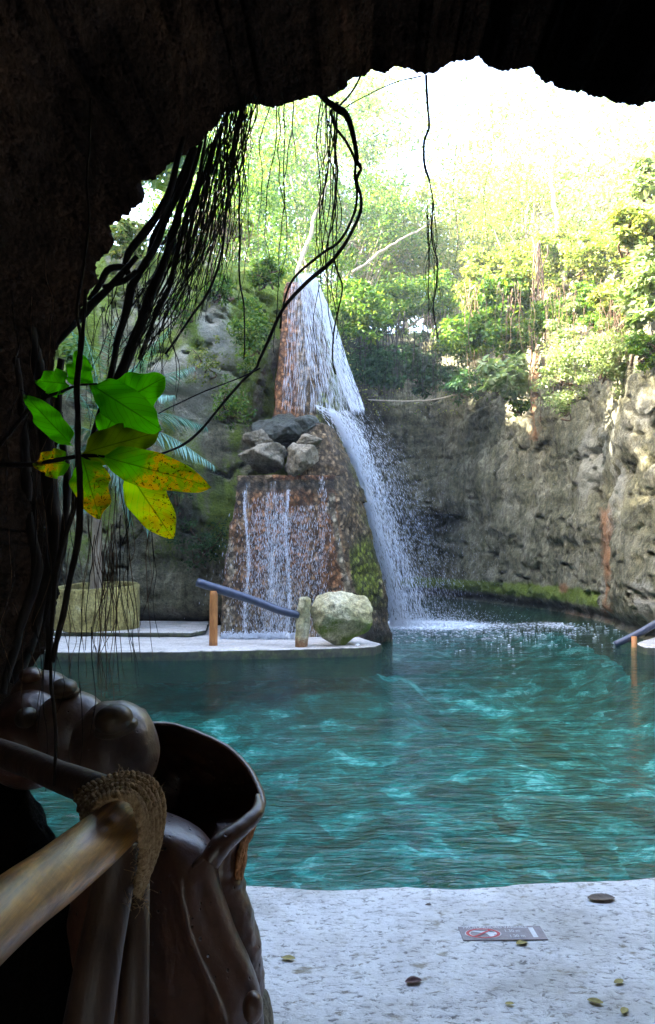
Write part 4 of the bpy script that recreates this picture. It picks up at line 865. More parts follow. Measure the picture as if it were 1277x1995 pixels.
def veil():
    r = np.random.default_rng(19); root = empty('water_veil', P(530, 1244, 14.4), 'thin white trickles running down the rusty front of the column onto the deck', 'waterfall')
    mb = MB()
    for xc, w, n, top in ((481, 2.4, 800, 955), (524, 4, 500, 960), (534, 4, 500, 960), (546, 5, 600, 960), (561, 2.4, 800, 955), (505, 14, 500, 970), (590, 36, 1500, 985), (628, 6, 400, 930), (540, 56, 3200, 1000)):
        y = r.uniform(top, 1240, n); x = xc+r.normal(size=n)*w*(.6+.5*(y-top)/280)+4*np.sin(y/37+xc); Y = 14.38+.0*y-.03*(1240-y)/280*0+np.interp(y, [920, 1240], [.10, -.02])
        C = np.stack([(x-CX)/F*Y, Y, EYE-(y-HY)/F*Y], 1); D = np.stack([r.normal(size=n)*.08, 0*y, -1+0*y], 1); V, T = spindles(C, D, r.uniform(.02, .10, n), r.uniform(.003, .009, n)); mb.add(V, None, T)
    mb.build('trickle', M['drop'], root, True)
    nu, nv = 50, 80; U, YY = np.meshgrid(np.linspace(0, 1, nu), np.linspace(938, 1242, nv), indexing='ij'); x = np.interp(YY, [938, 1242], [466, 436])*(1-U)+np.interp(YY, [938, 1242], [648, 690])*U
    Yv = np.interp(YY, [920, 1240], [14.47, 14.36]); V = np.stack([(x-CX)/F*Yv, Yv, EYE-(YY-HY)/F*Yv], -1).reshape(-1, 3); V[:, 1] += fbm(V, 3, 3, 6)*.03
    o = raw('water_film', V, grid_faces(nu, nv), M['veil'], root); xx = x.ravel(); d = .18+.4*np.exp(-((xx-482)/7)**2)+.42*np.exp(-((xx-532)/14)**2)+.42*np.exp(-((xx-560)/8)**2)+.12*sm(YY.ravel(), 1050, 1200)-.1*(xx > 600); color_attr(o, 'dens', np.stack([d]*3, 1))
    n = 2600; x = r.uniform(432, 590, n); C = np.stack([(x-CX)/F*14.25, r.normal(14.2, .10, n), .0+np.abs(r.normal(0, .045, n))], 1); V, T = spindles(C, r.normal(size=(n, 3)), r.uniform(.02, .06, n), r.uniform(.015, .04, n))
    mb = MB(); mb.add(V, None, T); mb.build('foam', M['drop'], root, True)
veil()

# ------------------------------------------------------------------ roots hanging at the cave mouth
def root_obj(name, pts, rad, label, group=None, n=None, sides=9, lump=.25, wob=.02, seed=0, mat='root', Y=4.0):
    L = sum(math.hypot(pts[i+1][0]-pts[i][0], pts[i+1][1]-pts[i][1]) for i in range(len(pts)-1))
    q = pathpx(pts, n or max(12, int(L/9)), wob, seed, Y); V, Q, T = tube_data(q, [a/F*Y*(.66 if name == 'root' else .8) for a in rad], sides, lump, seed)
    o = raw(name, V, [Q, T], M[mat]); recentre(o); tag(o, label, 'root', group); return o
THICK = [
 ([(356, 270), (343, 320), (330, 370), (300, 425), (270, 465), (250, 492), (241, 520)], [7, 10, 11, 12, 11, 9], 'thick bent root running from the rim to a crook, leftmost of the slanting roots', 3.6),
 ([(252, 535), (244, 522), (225, 520), (205, 528), (190, 555), (170, 585)], [9, 11, 11, 10, 8], 'hooked root curling over left from the crook', 3.55),
 ([(262, 528), (240, 545), (215, 555), (196, 560)], [8, 9, 8, 6], 'short root stub under the hooked root', 3.5),
 ([(270, 500), (215, 556), (165, 605), (120, 650), (70, 700), (20, 745)], [8, 10, 14, 16, 18, 20], 'thick root sloping down left into the dark rock', 3.5),
 ([(378, 285), (362, 345), (335, 405), (306, 480), (280, 520), (258, 560), (243, 620), (225, 690), (205, 760), (185, 830), (160, 930)], [7, 9, 9, 10, 12, 12, 10, 9, 9, 8], 'thick dark slanting root passing behind the big leaves', 3.65),
 ([(392, 275), (376, 330), (352, 400), (335, 455), (315, 520), (296, 570), (280, 620), (258, 670), (232, 735), (205, 800), (180, 880)], [6, 9, 11, 12, 14, 16, 17, 17, 14, 10], 'widest black slanting root at the left of the opening', 3.7),
 ([(372, 290), (350, 350), (322, 420), (300, 460), (285, 520)], [6, 7, 8, 7], 'medium slanting root between the two widest roots', 3.68),
 ([(400, 265), (385, 340), (362, 430), (345, 500), (330, 560), (300, 620), (270, 700)], [4, 6, 7, 8, 7, 5], 'medium slanting root right of the widest black root', 3.75),
 ([(430, 240), (412, 300), (392, 350), (380, 400), (372, 470), (365, 540)], [3, 5, 6, 5, 4], 'knotty grey root at the edge of the root curtain', 3.8),
 ([(470, 205), (458, 270), (452, 330), (440, 420), (430, 500), (405, 570), (370, 620), (320, 690)], [5, 5, 4, 4, 4, 3], 'long dark root bowing left across the cliff', 3.9),
 ([(483, 200), (470, 250), (462, 300), (470, 360), (466, 450), (468, 540), (474, 620), (472, 700)], [3, 3, 3, 2.6, 2], 'long dark root hanging straight from the curtain to the cliff', 3.9),
 ([(628, 186), (642, 200), (658, 212), (676, 226), (690, 262), (696, 300), (696, 322)], [9, 10, 11, 8, 7, 6], 'thick knotted root end under the hanging rock lip', 4.05),
 ([(696, 316), (704, 330), (696, 350), (704, 385), (700, 420), (686, 450), (668, 480), (640, 515), (590, 556), (560, 590), (535, 640), (508, 700), (500, 718), (470, 745), (430, 790), (395, 835), (355, 868), (300, 890)], [6, 5, 5, 5, 5, 6, 6, 5, 5, 4, 4, 4, 4, 3], 'long curved root sweeping from the knotted end down left past the waterfall', 4.05),
 ([(648, 214), (655, 245), (676, 275), (692, 310), (690, 345), (695, 375), (688, 420), (660, 470), (620, 500), (570, 545), (552, 600), (548, 640)], [4, 4, 4, 4, 4, 4, 4, 3, 3], 'second strand twisting beside the long curved root', 4.05),
 ([(827, 146), (829, 180), (832, 210), (838, 245), (828, 275), (826, 300), (828, 326), (838, 352)], [4, 4, 3.5, 3.5, 3.5, 4, 3], 'kinked root dangling from the rim in the middle of the sky', 4.25),
 ([(838, 352), (845, 395), (843, 440), (845, 480), (855, 510), (852, 560), (846, 600), (855, 660)], [2, 2, 2, 2, 2, 2], 'thin continuation of the kinked root over the green bushes', 4.25),
 ([(648, 500), (654, 530), (664, 560), (660, 600), (652, 650), (650, 700), (655, 730)], [3, 2.6, 2.4, 2], 'thin root hanging from the curved root over the waterfall', 4.05),
 ([(705, 140), (690, 170), (672, 195), (660, 208)], [3, 3, 3], 'short taut root from the rim to the knotted end', 4.15),
 ([(824, 148), (780, 160), (740, 176), (700, 195), (664, 215)], [2, 1.6, 1.6, 2], 'thin twig stretched between the kinked root and the knotted end', 4.2),
 ([(505, 718), (470, 735), (400, 762), (340, 790), (310, 806)], [2.4, 2, 2], 'thin side root running left towards the big leaves', 4.0),
]
for k, (pts, rd, lab, Y) in enumerate(THICK): root_obj('root', pts, rd, lab, 'thick roots hanging at the cave mouth', seed=400+k, Y=Y, lump=.22)
# column of roots against the left rock
COLR = [([(165, 560), (160, 700), (155, 860), (160, 1000), (150, 1100), (120, 1230), (108, 1290)], [5, 7, 9, 10, 9, 7], 'twisted root strand passing in front of the leaf stalk', 1.62),
 ([(170, 190), (172, 330), (168, 480), (155, 600), (160, 660), (148, 760), (152, 880), (146, 1000)], [3, 4, 5, 6, 6, 5], 'long vine running down the dark rock to the leaf stalk', 1.7),
 ([(60, 640), (80, 800), (95, 950), (110, 1050), (90, 1150), (60, 1250), (30, 1330)], [20, 22, 24, 22, 20, 18], 'broad root column against the left rock', 3.2),
 ([(120, 700), (118, 820), (128, 940), (122, 1040), (100, 1150), (100, 1260), (90, 1320)], [9, 10, 12, 12, 11, 9], 'gnarled root at the right edge of the dark column', 3.15),
 ([(30, 700), (50, 850), (45, 1000), (60, 1120), (40, 1240), (10, 1350)], [14, 16, 16, 14, 12], 'gnarled root near the left picture edge', 3.1),
 ([(180, 870), (165, 950), (140, 1030), (120, 1120), (112, 1210), (104, 1300), (98, 1420), (96, 1530)], [8, 8, 7, 6, 5, 4], 'long dark root reaching down in front of the sculpture', 1.75)]
for k, (pts, rd, lab, Y) in enumerate(COLR): root_obj('root', pts, rd, lab, 'thick roots hanging at the cave mouth', seed=450+k, Y=Y, lump=.35, wob=.03, sides=12)
# thin roots
r = np.random.default_rng(31); rimpx = np.array([(a[0], a[1]) for a in RIM if 300 < a[0] < 1277 and a[1] < 400])
def rim_y(x): return float(np.interp(x, rimpx[:, 0], rimpx[:, 1]))
def thin(x0, y0, x1, y1, Y, rad, k, bend=0, mat='root', label=None, group='thin roots hanging at the cave mouth', wob=.05):
    pts = [(x0, y0), (x0+(x1-x0)*.3+bend*.6+r.normal()*5, y0+(y1-y0)*.33), (x0+(x1-x0)*.65+bend+r.normal()*7, y0+(y1-y0)*.66), (x1, y1)]
    root_obj('thin_root', pts, [rad, rad*.9, rad*.6], label, group, seed=500+k, Y=Y, sides=5, lump=.2, wob=wob, mat=mat)
k = 0
for i in range(78):       # curtain left of the waterfall
    x = r.uniform(425, 500); y = rim_y(x)-12; l = r.uniform(120, 430); sl = -r.uniform(.1, .55); thin(x, y, x+sl*l*.55, y+l, r.uniform(3.7, 4.0), r.uniform(.7, 1.6), k, r.uniform(-10, 12), label='thin root in the dense curtain left of the waterfall'); k += 1
for i in range(64):       # slanting mass beside thick roots
    x = r.uniform(350, 440); y = rim_y(x)+r.uniform(0, 160); l = r.uniform(180, 420); thin(x, y, x-l*r.uniform(.25, .5), y+l, r.uniform(3.6, 3.9), r.uniform(.8, 1.9), k, r.uniform(5, 35), label='thin root in the slanting mass beside the thick roots'); k += 1
for i in range(30):       # under the crook and over the left cliff
    x = r.uniform(180, 330); y = r.uniform(520, 600); l = r.uniform(100, 260); thin(x, y, x+r.uniform(-30, 20), y+l, r.uniform(3.4, 3.7), r.uniform(.7, 1.5), k, r.uniform(-10, 10), label='thin root hanging below the crook of the bent root'); k += 1
for (x, l) in ((520, 220), (536, 300), (546, 480), (550, 330), (575, 120), (560, 210)):
    thin(x, rim_y(x)-10, x+r.uniform(-20, 10), rim_y(x)+l, 4.0, 1.4, k, r.uniform(-10, 10), label='thin root between the curtain and the knotted end'); k += 1
for i in range(15):       # strands at the knotted end
    x = r.uniform(628, 660); l = r.uniform(200, 520); thin(x, 200, x+r.uniform(-28, 6), 200+l, 4.05, r.uniform(1, 1.9), k, r.uniform(-16, 6), label='thin strand hanging from the knotted root end'); k += 1
for i in range(9):        # strands of the kinked root
    x = r.uniform(824, 846); thin(x, r.uniform(390, 420), x+r.uniform(-3, 14), r.uniform(560, 650), 4.25, r.uniform(.7, 1.2), k, 0, label='thin strand hanging below the kinked root', wob=.03); k += 1
for (x, y0, y1) in ((887, 240, 560), (956, 130, 520), (1040, 0, 110)):
    thin(x, max(y0, rim_y(x)-6) if x > 870 else y0, x+r.uniform(-6, 8), y1, 4.3, .8, k, r.uniform(-5, 5), label='faint single root against the bright leaves'); k += 1
for i in range(26):       # long fine roots over the planter and the water
    x = r.uniform(112, 300); y0 = r.uniform(880, 1060); y1 = r.uniform(1180, 1350); thin(x, y0, x+r.uniform(-16, 16), y1, r.uniform(2.4, 3.3), r.uniform(.7, 1.5), k, r.uniform(-10, 10), mat='root' if r.random() < .6 else 'browntwig', label='fine root hanging in front of the planter and deck edge'); k += 1
for i in range(12):
    x = r.uniform(190, 222); thin(x, r.uniform(1000, 1150), 208+r.uniform(-10, 10), r.uniform(1300, 1372), 2.7, r.uniform(.8, 1.4), k, r.uniform(-8, 8), mat='browntwig', label='fine brown root in the loose bunch over the water'); k += 1
for i in range(18):       # down the dark left
    x = r.uniform(0, 150); y0 = r.uniform(500, 1100); thin(x, y0, x+r.uniform(-20, 20), y0+r.uniform(200, 500), r.uniform(2.6, 3.1), r.uniform(.8, 2), k, r.uniform(-14, 14), mat='root' if r.random() < .5 else 'browntwig', label='thin root lying against the dark left rock', wob=.08); k += 1
for i in range(8):
    x = r.uniform(60, 170); y0 = r.uniform(1180, 1300); thin(x, y0, x+r.uniform(-12, 12), r.uniform(1400, 1540), r.uniform(1.8, 2.0), r.uniform(.8, 1.4), k, r.uniform(-8, 8), mat='root' if r.random() < .6 else 'browntwig', label='fine root dangling in front of the clay sculpture'); k += 1

# ------------------------------------------------------------------ big leaves near the camera
def big_leaf(base, tip, wid, mat, root, bowl=.15, bend=.12, Y0=1.7, Y1=1.7, label=None, blunt=1.0, tilt=0):
    b = P(base[0], base[1], Y0); e = P(tip[0], tip[1], Y1); d = e-b; L = np.linalg.norm(d); d /= L
    view = np.array([0, -1., 0]); side = np.cross(d, view); side /= np.linalg.norm(side); nrm = np.cross(side, d)
    W = wid/F*(Y0+Y1)/2; nu, nv = 41, 21; u = np.linspace(0, 1, nu); v = np.linspace(-1, 1, nv)
    prof = (np.sin(math.pi*u**(.9*blunt)))**.62*(1-.12*u); prof[-1] = 0; prof[0] = .02; prof = prof*np.where(u < .12, u/.12*.8+.2, 1)
    U, Vv = np.meshgrid(u, v, indexing='ij'); w = prof[:, None]*Vv*W/2
    V = b+d*(U*L)[..., None]+side*w[..., None]+nrm*(-(np.abs(Vv)**1.5)*prof[:, None]*W*bowl+bend*L*np.sin(U*math.pi)*.5+.012*np.sin(U*17+Vv*2)*np.abs(Vv)+tilt*w)[..., None]
    V = V.reshape(-1, 3); V += nrm*(fbm(V, 14, 2, 4)*.004)[:, None]
    o = raw('leaf', V, grid_faces(nu, nv), M[mat], root)
    color_attr(o, 'lamina', np.stack([U.ravel(), Vv.ravel()*.5+.5, 0*U.ravel()], 1))
    md = o.modifiers.new('thickness', 'SOLIDIFY'); md.thickness = .0006
    if label: o['label'] = label
def leaf_spray():
    root = empty('leafy_branch', P(165, 885, 1.7), 'branch with ten broad backlit green and yellow leaves close to the camera', 'branch')
    mb = MB()
    mb.tube(pathpx([(-20, 905, 1.75), (60, 905, 1.72), (110, 897, 1.7), (165, 888, 1.69), (205, 890, 1.68)], 24, .006, 3), [.006, .005, .003], 8, .2, 2)
    mb.tube(pathpx([(-20, 895, 1.8), (30, 830, 1.78), (75, 782, 1.76), (120, 764, 1.75), (150, 752, 1.74), (190, 748, 1.73)], 24, .006, 3), [.005, .004, .002], 8, .2, 2)
    mb.build('stalk', M['root'], root)
    L = big_leaf
    L((205, 800), (322, 735), 98, 'big_green', root, .1, .05, 1.78, 1.80, 'rounded green leaf behind the others', .8)
    L((200, 855), (262, 735), 70, 'big_green', root, .1, .05, 1.80, 1.82)
    L((176, 748), (314, 836), 82, 'big_green', root, .16, .08, 1.74, 1.66, 'large deep green leaf across the middle')
    L((160, 884), (310, 842), 80, 'big_olive', root, .10, .06, 1.70, 1.72, 'olive brown leaf')
    L((196, 888), (410, 948), 78, 'big_half', root, .12, .10, 1.69, 1.60, 'longest leaf, green with a yellow speckled upper half')
    L((248, 915), (338, 1050), 84, 'big_yellow', root, .08, .04, 1.72, 1.74, 'bright yellow green leaf pointing down')
    L((162, 892), (196, 1012), 80, 'big_half', root, .10, .05, 1.68, 1.66, 'leaf pointing down with a yellow speckled tip', .85)
    L((140, 866), (50, 770), 52, 'big_green', root, .10, .06, 1.72, 1.74, 'narrow dark green leaf pointing up left')
    L((132, 748), (72, 742), 56, 'big_green', root, .08, .05, 1.75, 1.76, 'small round dark green leaf', .8)
    L((155, 752), (155, 686), 54, 'big_green', root, .08, .05, 1.76, 1.78, 'small upright dark green leaf', .8)
    L((132, 903), (68, 903), 60, 'big_half', root, .08, .05, 1.70, 1.71, 'small round yellowed leaf', .8)
leaf_spray()

# ------------------------------------------------------------------ foreground handrail with rope
def near_rail():
    root = empty('handrail', (-.42, 1.55, 0), 'worn varnished wooden handrail close to the camera, lashed with rope to its posts', 'handrail')
    mb = MB(); mb.tube(catmull([(-.50, .35, 1.005), (-.475, .8, 1.0), (-.468, 1.1, .985), (-.455, 1.3, .965), (-.428, 1.5, .962), (-.42, 1.64, .955)], 60), [.046, .048, .050, .051, .051, .050], 40, .035, 3); mb.build('top_rail', M['pole'], root)
    mb = MB(); mb.tube(catmull([(-.44, 1.64, .985), (-.62, 1.80, .985), (-.85, 2.0, .99), (-1.4, 2.4, 1.0)], 40), .036, 20, .05, 4); mb.build('side_rail', M['post'], root)
    mb = MB(); mb.tube(catmull([P(233, 1640, 1.60), P(214, 1760, 1.56), P(188, 1900, 1.50), P(160, 2080, 1.45)], 40), [.040, .044, .048], 28, .05, 5); mb.build('post', M['post'], root)
    b = P(262, 1700, 1.72); mb = MB(); mb.tube(np.array([b, b+np.array([-.003, 0, -.4]), [b[0]-.006, b[1], 0]]), [.034, .036], 24, .05, 6); mb.build('post', M['post'], root)
    mb = MB()
    # lashing: turns round the rail end that drop over the post
    r = np.random.default_rng(3)
    for k in range(6):
        t = k/5.
        fr = [(166, 1602, 1.56), (188, 1570, 1.50), (225, 1552, 1.45), (258, 1560, 1.45), (275, 1600, 1.46), (280, 1660, 1.48), (277, 1695, 1.52), (262, 1730, 1.60)]
        bk = [(148, 1548, 1.70), (190, 1526, 1.66), (245, 1508, 1.60), (292, 1522, 1.58), (314, 1562, 1.58), (311, 1620, 1.59), (300, 1670, 1.61), (272, 1742, 1.68)]
        pts = [P(*[a*(1-t)+b*t+r.normal()*(.8 if q < 2 else .002) for q, (a, b) in enumerate(zip(f, g))]) for f, g in zip(fr, bk)]
        c = catmull(pts, 170); T = np.gradient(c, axis=0); T /= np.linalg.norm(T, axis=1)[:, None]; a = np.cross(T, [.1, .3, 1.]); a /= np.linalg.norm(a, axis=1)[:, None]; b2 = np.cross(T, a)
        c += r.normal(size=3)*.001
        for s in range(3):
            ph = np.arange(170)*.42+s*2.094+k; q = c+(a*np.cos(ph)[:, None]+b2*np.sin(ph)[:, None])*.0052; mb.tube(q, .0054, 7)
    for i in range(420):
        j = r.integers(0, 9); t = r.random(); x = 205+100*t+r.normal()*8; y = np.interp(x, [200, 240, 300, 312], [1530, 1512, 1530, 1565]) if r.random() < .4 else r.uniform(1540, 1770)
        if y > 1600: x = r.uniform(268, 306)-(y-1600)*.12
        p = P(x, y, 1.50+.12*r.random()); e = p+r.normal(size=3)*.010; mb.tube(np.array([p, (p+e)/2+r.normal(size=3)*.002, e]), .0005, 3)
    mb.build('rope_lashing', M['rope'], root)
near_rail()

# ------------------------------------------------------------------ clay sculpture
def sculpture():
    root = empty('sculpture', (-.45, 2.35, 0), 'large dark glazed clay sculpture with studded beads and a flared bowl, behind the handrail', 'sculpture')
    def blob(name, px, py, Y, rx, rz, ry, mat, seed=1, amp=.04, tiltz=0):
        c = P(px, py, Y); D, T = ICO5; R = 1+amp*fbm(D, 1.8, 3, seed); V = D*R[:, None]*np.array([rx/F*Y, ry, rz/F*Y]); a = math.radians(tiltz); x, z = V[:, 0].copy(), V[:, 2].copy()
        V[:, 0] = x*math.cos(a)-z*math.sin(a); V[:, 2] = x*math.sin(a)+z*math.cos(a)
        return raw(name, V+c, T, mat, root)
    blob('bead', 224, 1462, 2.26, 84, 98, .13, M['beadclay'], 3, .05)
    blob('bead', 140, 1418, 2.42, 74, 72, .12, M['beadclay'], 5)
    blob('bead', 84, 1368, 2.55, 62, 62, .12, M['beadclay'], 6)
    blob('bead', 60, 1440, 2.45, 78, 96, .16, M['clay'], 8)
    blob('stud', 222, 1402, 2.135, 37, 30, .05, M['studclay'], 4, .02, 14)
    blob('stud', 226, 1418, 2.15, 44, 20, .045, M['studclay'], 4, .02, 14)
    blob('stud', 272, 1396, 2.34, 16, 17, .04, M['studclay'], 7, .02)
    blob('stud', 125, 1340, 2.36, 25, 18, .05, M['studclay'], 9, .02)
    blob('stud', 127, 1348, 2.38, 28, 14, .05, M['studclay'], 9, .02)
    blob('stud', 52, 1398, 2.33, 20, 20, .05, M['studclay'], 9, .02)
    blob('stud', 62, 1316, 2.50, 22, 16, .05, M['clay'], 9, .02)
    # flared bowl: rim loop, inner skin, thickness
    rimp = [(286, 1412, 2.42), (330, 1414, 2.46), (380, 1428, 2.48), (430, 1452, 2.46), (468, 1484, 2.42), (492, 1518, 2.36), (506, 1552, 2.28), (503, 1578, 2.22), (478, 1606, 2.16), (440, 1634, 2.12), (400, 1660, 2.10), (350, 1690, 2.12), (290, 1680, 2.16), (250, 1600, 2.24), (240, 1500, 2.32), (255, 1430, 2.38)]
    q = np.array([P(*a) for a in rimp]); q = catmull(np.vstack([q, q[:1]]), 241)[:-1]; q += np.stack([fbm(q, 9, 4, 1), 0*q[:, 0], fbm(q, 9, 4, 2)], 1)*.006
    deep = P(350, 1545, 2.86); rows = []
    nrm0 = q-q.mean(0); nrm0 /= np.linalg.norm(nrm0, axis=1)[:, None]
    th = .020
    for g in np.linspace(1, .0, 22)[:-1]:           # outer skin from the deep end to the rim
        f = 1-g; s = math.sqrt(max(0, 1-g**2.0)); c = deep+(q.mean(0)-deep)*(1-g); v = c+(q-q.mean(0))*s+nrm0*th; v[:, 1] += .02*(g) ; rows.append(v)
    rows.append(q+nrm0*th); rows.append(q+nrm0*th*.6+np.array([0, -.008, .004])); rows.append(q+nrm0*th*.1+np.array([0, -.007, .004])); rows.append(q)
    for g in np.linspace(0, 1, 24)[1:]:
        s = math.sqrt(max(0.0, 1-g**2.0)); c = deep+(q.mean(0)-deep)*(1-g); v = c+(q-q.mean(0))*s; rows.append(v)
    V = np.stack(rows, 1).reshape(-1, 3); V += fbm(V, 25, 3, 3)[:, None]*.0015*np.array([1, 0, 1]); raw('bowl', V, grid_faces(240, len(rows), True), M['clay'], root)
    # thick folded lip on the bowl's lower right side
    lip = [(503, 1550, 2.27), (502, 1582, 2.20), (470, 1613, 2.13), (432, 1645, 2.08), (408, 1680, 2.06)]
    mb = MB(); mb.tube(pathpx(lip, 50, .002, 2), [.008, .019, .023, .026, .03, .03], 20, .12, 3); mb.build('bowl_lip', M['clay'], root)
    def plate(name, prof, Yf, mat, relief, thick=.07, nu=60, seed=1, rgh=.004, dome=40):
        """upright clay form; prof rows (py, x_left, x_right, Y); its front carries relief(u, t), its top is rounded over"""
        ys = np.array([p[0] for p in prof]); nvv = int((ys[-1]-ys[0])/3); yy = ys[0]+(ys[-1]-ys[0])*np.linspace(0, 1, nvv)**1.9
        xl, xr, Yc = [np.interp(yy, ys, [p[k] for p in prof]) for k in (1, 2, 3)]
        if dome == 41:
            tt = np.clip((yy-ys[0])/74, 0, 1); top_ = 250+(408-250)*(1-(1-tt)**1.6)**.625; xr = np.where(yy < ys[0]+74, top_, xr)
        for arr in (xl, xr, Yc): arr[20:-20] = np.convolve(arr, np.ones(21)/21, 'same')[20:-20]
        n = nu*2; a = np.linspace(0, 2*math.pi, n, endpoint=False); A_, YY = np.meshgrid(a, yy, indexing='ij'); T = (YY-ys[0])/(ys[-1]-ys[0])
        cx = np.sign(np.cos(A_))*np.abs(np.cos(A_))**.75; sy = np.sign(np.sin(A_))*np.abs(np.sin(A_))**.8
        U = (cx+1)/2; Xp = xl[None]*(1-U)+xr[None]*U; dm = np.sqrt(np.clip((YY-ys[0])/dome, 0.001, 1)); dm = np.sqrt(np.clip(1-(1-dm)**2, 0, 1))
        front = np.clip(sy, 0, 1)
        Yv = Yc[None]+thick-sy*thick*dm-relief(U, T)*front**.5*dm
        V = np.stack([(Xp-CX)/F*Yc[None], Yv, EYE-(YY-HY)/F*Yc[None]], -1); nz = fbm(V.reshape(-1, 3), 9, 5, seed, .6).reshape(U.shape)
        V[..., 1] += nz*rgh*2; V[..., 0] += fbm(V.reshape(-1, 3)*np.array([1, 1, 2]), 12, 4, seed+2).reshape(U.shape)*rgh*1.5
        cap = V[:, :1].mean(0, keepdims=True)+0*V[:, :1]; V = np.concatenate([cap, V], 1)
        return raw(name, V.reshape(-1, 3), grid_faces(n, V.shape[1], True), mat, root)
    def rel1(U, T):
        rc = .76+.08*sm(T, .3, .7)
        return .034*np.exp(-((U-rc+.04)/.12)**2)*sm(T, .04, .25)-.010*np.exp(-((U-rc-.10)/.05)**2)*sm(T, .05, .3)-.05*(1-sm(U, .1, .7))
    plate('drape', [(1606, 230, 262, 2.16), (1612, 225, 300, 2.14), (1620, 222, 338, 2.13), (1628, 222, 364, 2.12), (1640, 222, 388, 2.11), (1658, 222, 402, 2.10), (1700, 222, 411, 2.08), (1760, 222, 420, 2.07), (1820, 226, 440, 2.06), (1880, 230, 466, 2.05), (1930, 235, 490, 2.04), (1975, 240, 504, 2.03), (2060, 240, 512, 2.03), (2200, 240, 516, 2.03)], 2.1, M['clay'], rel1, .09, 110, 4, .002, 41)
    def rel2(U, T): return .02*np.sin(U*math.pi)
    plate('outer_shell', [(1618, 420, 482, 2.24), (1640, 402, 472, 2.23), (1690, 395, 462, 2.22), (1730, 395, 461, 2.21), (1760, 395, 474, 2.2), (1800, 400, 490, 2.2), (1850, 410, 503, 2.19), (1900, 420, 507, 2.18), (1950, 430, 509, 2.18), (2100, 430, 514, 2.18)], 2.2, M['clay'], rel2, .07, 40, 14, .008)
    # orange light on the edge under the lip, painted as clay lumps
    blob('lit_edge', 471, 1672, 2.26, 11, 44, .035, M['litclay'], 12, .35, -6)
    blob('lit_edge', 487, 1612, 2.27, 12, 34, .03, M['litclay'], 13, .3, -22)
    blob('nostril', 493, 1962, 2.0, 20, 30, .035, M['clay'], 15, .05)
    blob('pedestal', 506, 2010, 2.3, 26, 76, .10, M['greyrock'], 16, .15)
    blob('core', 300, 1830, 2.36, 170, 240, .14, M['clay'], 18, .05)
sculpture()
rock('rock', 0, 1880, 2.45, 560, 740, .30, 55, M['cave'], 'dark rock added to blacken the bottom left corner behind the handrail', 9)  # made-up rock keeps the space behind the rail black

# ------------------------------------------------------------------ sign set in the floor
def sign():
    def G(px, py, z=.006):
        Y = (EYE-z)*F/(py-HY); return np.array([(px-CX)/F*Y, Y, z])
    a, b, c, d = G(901, 1832), G(1066, 1829), G(1054, 1804), G(895, 1805)
    root = empty('floor_sign', (a+b+c+d)/4, 'small grey no diving sign plate with a red ring, fixed to the stone floor', 'sign')
    ctr = (a+b+c+d)/4; ex = (b-a+c-d)/2; ey = (d-a+c-b)/2; W = np.linalg.norm(ex); H = np.linalg.norm(ey); ex /= W; ey = ey-ex*np.dot(ey, ex); ey /= np.linalg.norm(ey)
    def pt(u, v, z=0): return ctr+ex*u*W+ey*v*H+np.array([0, 0, z])      # u,v in -.5...5
    q = [pt(-.5, -.5, -.004), pt(.5, -.5, -.004), pt(.5, .5, -.004), pt(-.5, .5, -.004), pt(-.5, -.5), pt(.5, -.5), pt(.5, .5), pt(-.5, .5)]
    raw('plate', q, np.array([[4, 5, 6, 7], [0, 1, 5, 4], [1, 2, 6, 5], [2, 3, 7, 6], [3, 0, 4, 7]]), M['signpaint'], root, False)
    cu, cv = -.235, -.06; ru = .205; rv = .36
    def ringm(name, r0, r1, mat, z):
        a_ = np.linspace(0, 2*math.pi, 65)[:-1]; V = np.stack([np.array([pt(cu+math.cos(t)*ru*r0, cv+math.sin(t)*rv*r0, z) for t in a_]), np.array([pt(cu+math.cos(t)*ru*r1, cv+math.sin(t)*rv*r1, z) for t in a_])], 1).reshape(-1, 3)
        raw(name, V, grid_faces(64, 2, True)[:, ::-1], mat, root, False)
    ringm('ring_edge', .74, 1.06, M['signwhite'], .0012); ringm('ring', .8, 1.0, M['signred'], .0022)
    def poly(name, pts, mat, z): raw(name, [pt(u, v, z) for u, v in pts], np.array([list(range(len(pts)))]), mat, root, False)
    poly('diver', [(-.38, .10), (-.37, .16), (-.2, .12), (-.10, .0), (-.02, -.02), (-.02, -.10), (-.10, -.12), (-.13, -.30), (-.17, -.28), (-.19, -.08), (-.26, .0)], M['signwhite'], .0014)
    a_ = np.linspace(0, 2*math.pi, 17)[:-1]; poly('diver_head', [(-.075+.022*math.cos(t), .04+.07*math.sin(t)) for t in a_], M['signwhite'], .0018)
    poly('slash', [(-.37, -.29), (-.34, -.33), (-.11, .17), (-.14, .21)], M['signred'], .0026)
    poly('bar', [(.34, -.38), (.40, -.38), (.40, .36), (.34, .36)], M['signwhite'], .0014)
    def text(s, u, v, size, sx=1.0):
        cu_ = bpy.data.curves.new('lettering', 'FONT'); cu_.body = s; cu_.size = size; cu_.align_x = 'LEFT'; o = bpy.data.objects.new('lettering', cu_)
        cu_.materials.append(M['signwhite']); p = pt(u, v, .002); me_ = bpy.data.meshes.new_from_object(o); bpy.data.objects.remove(o); o = bpy.data.objects.new('lettering', me_); link(o, root); o.location = Vector([float(x) for x in (p-np.array(root.location))]); o.rotation_euler = (0, 0, math.atan2(ex[1], ex[0])); o.scale = (sx, 1, 1)
    text('PROFUNDIDAD VARIABLE', -.45, .31, H*.26, W*.78/(H*.26*11.6)); text('1.30 m', .03, .02, H*.30, W*.20/(H*.3*2.9)); text('1.20 m', .06, -.38, H*.30, W*.20/(H*.3*2.9))
sign()

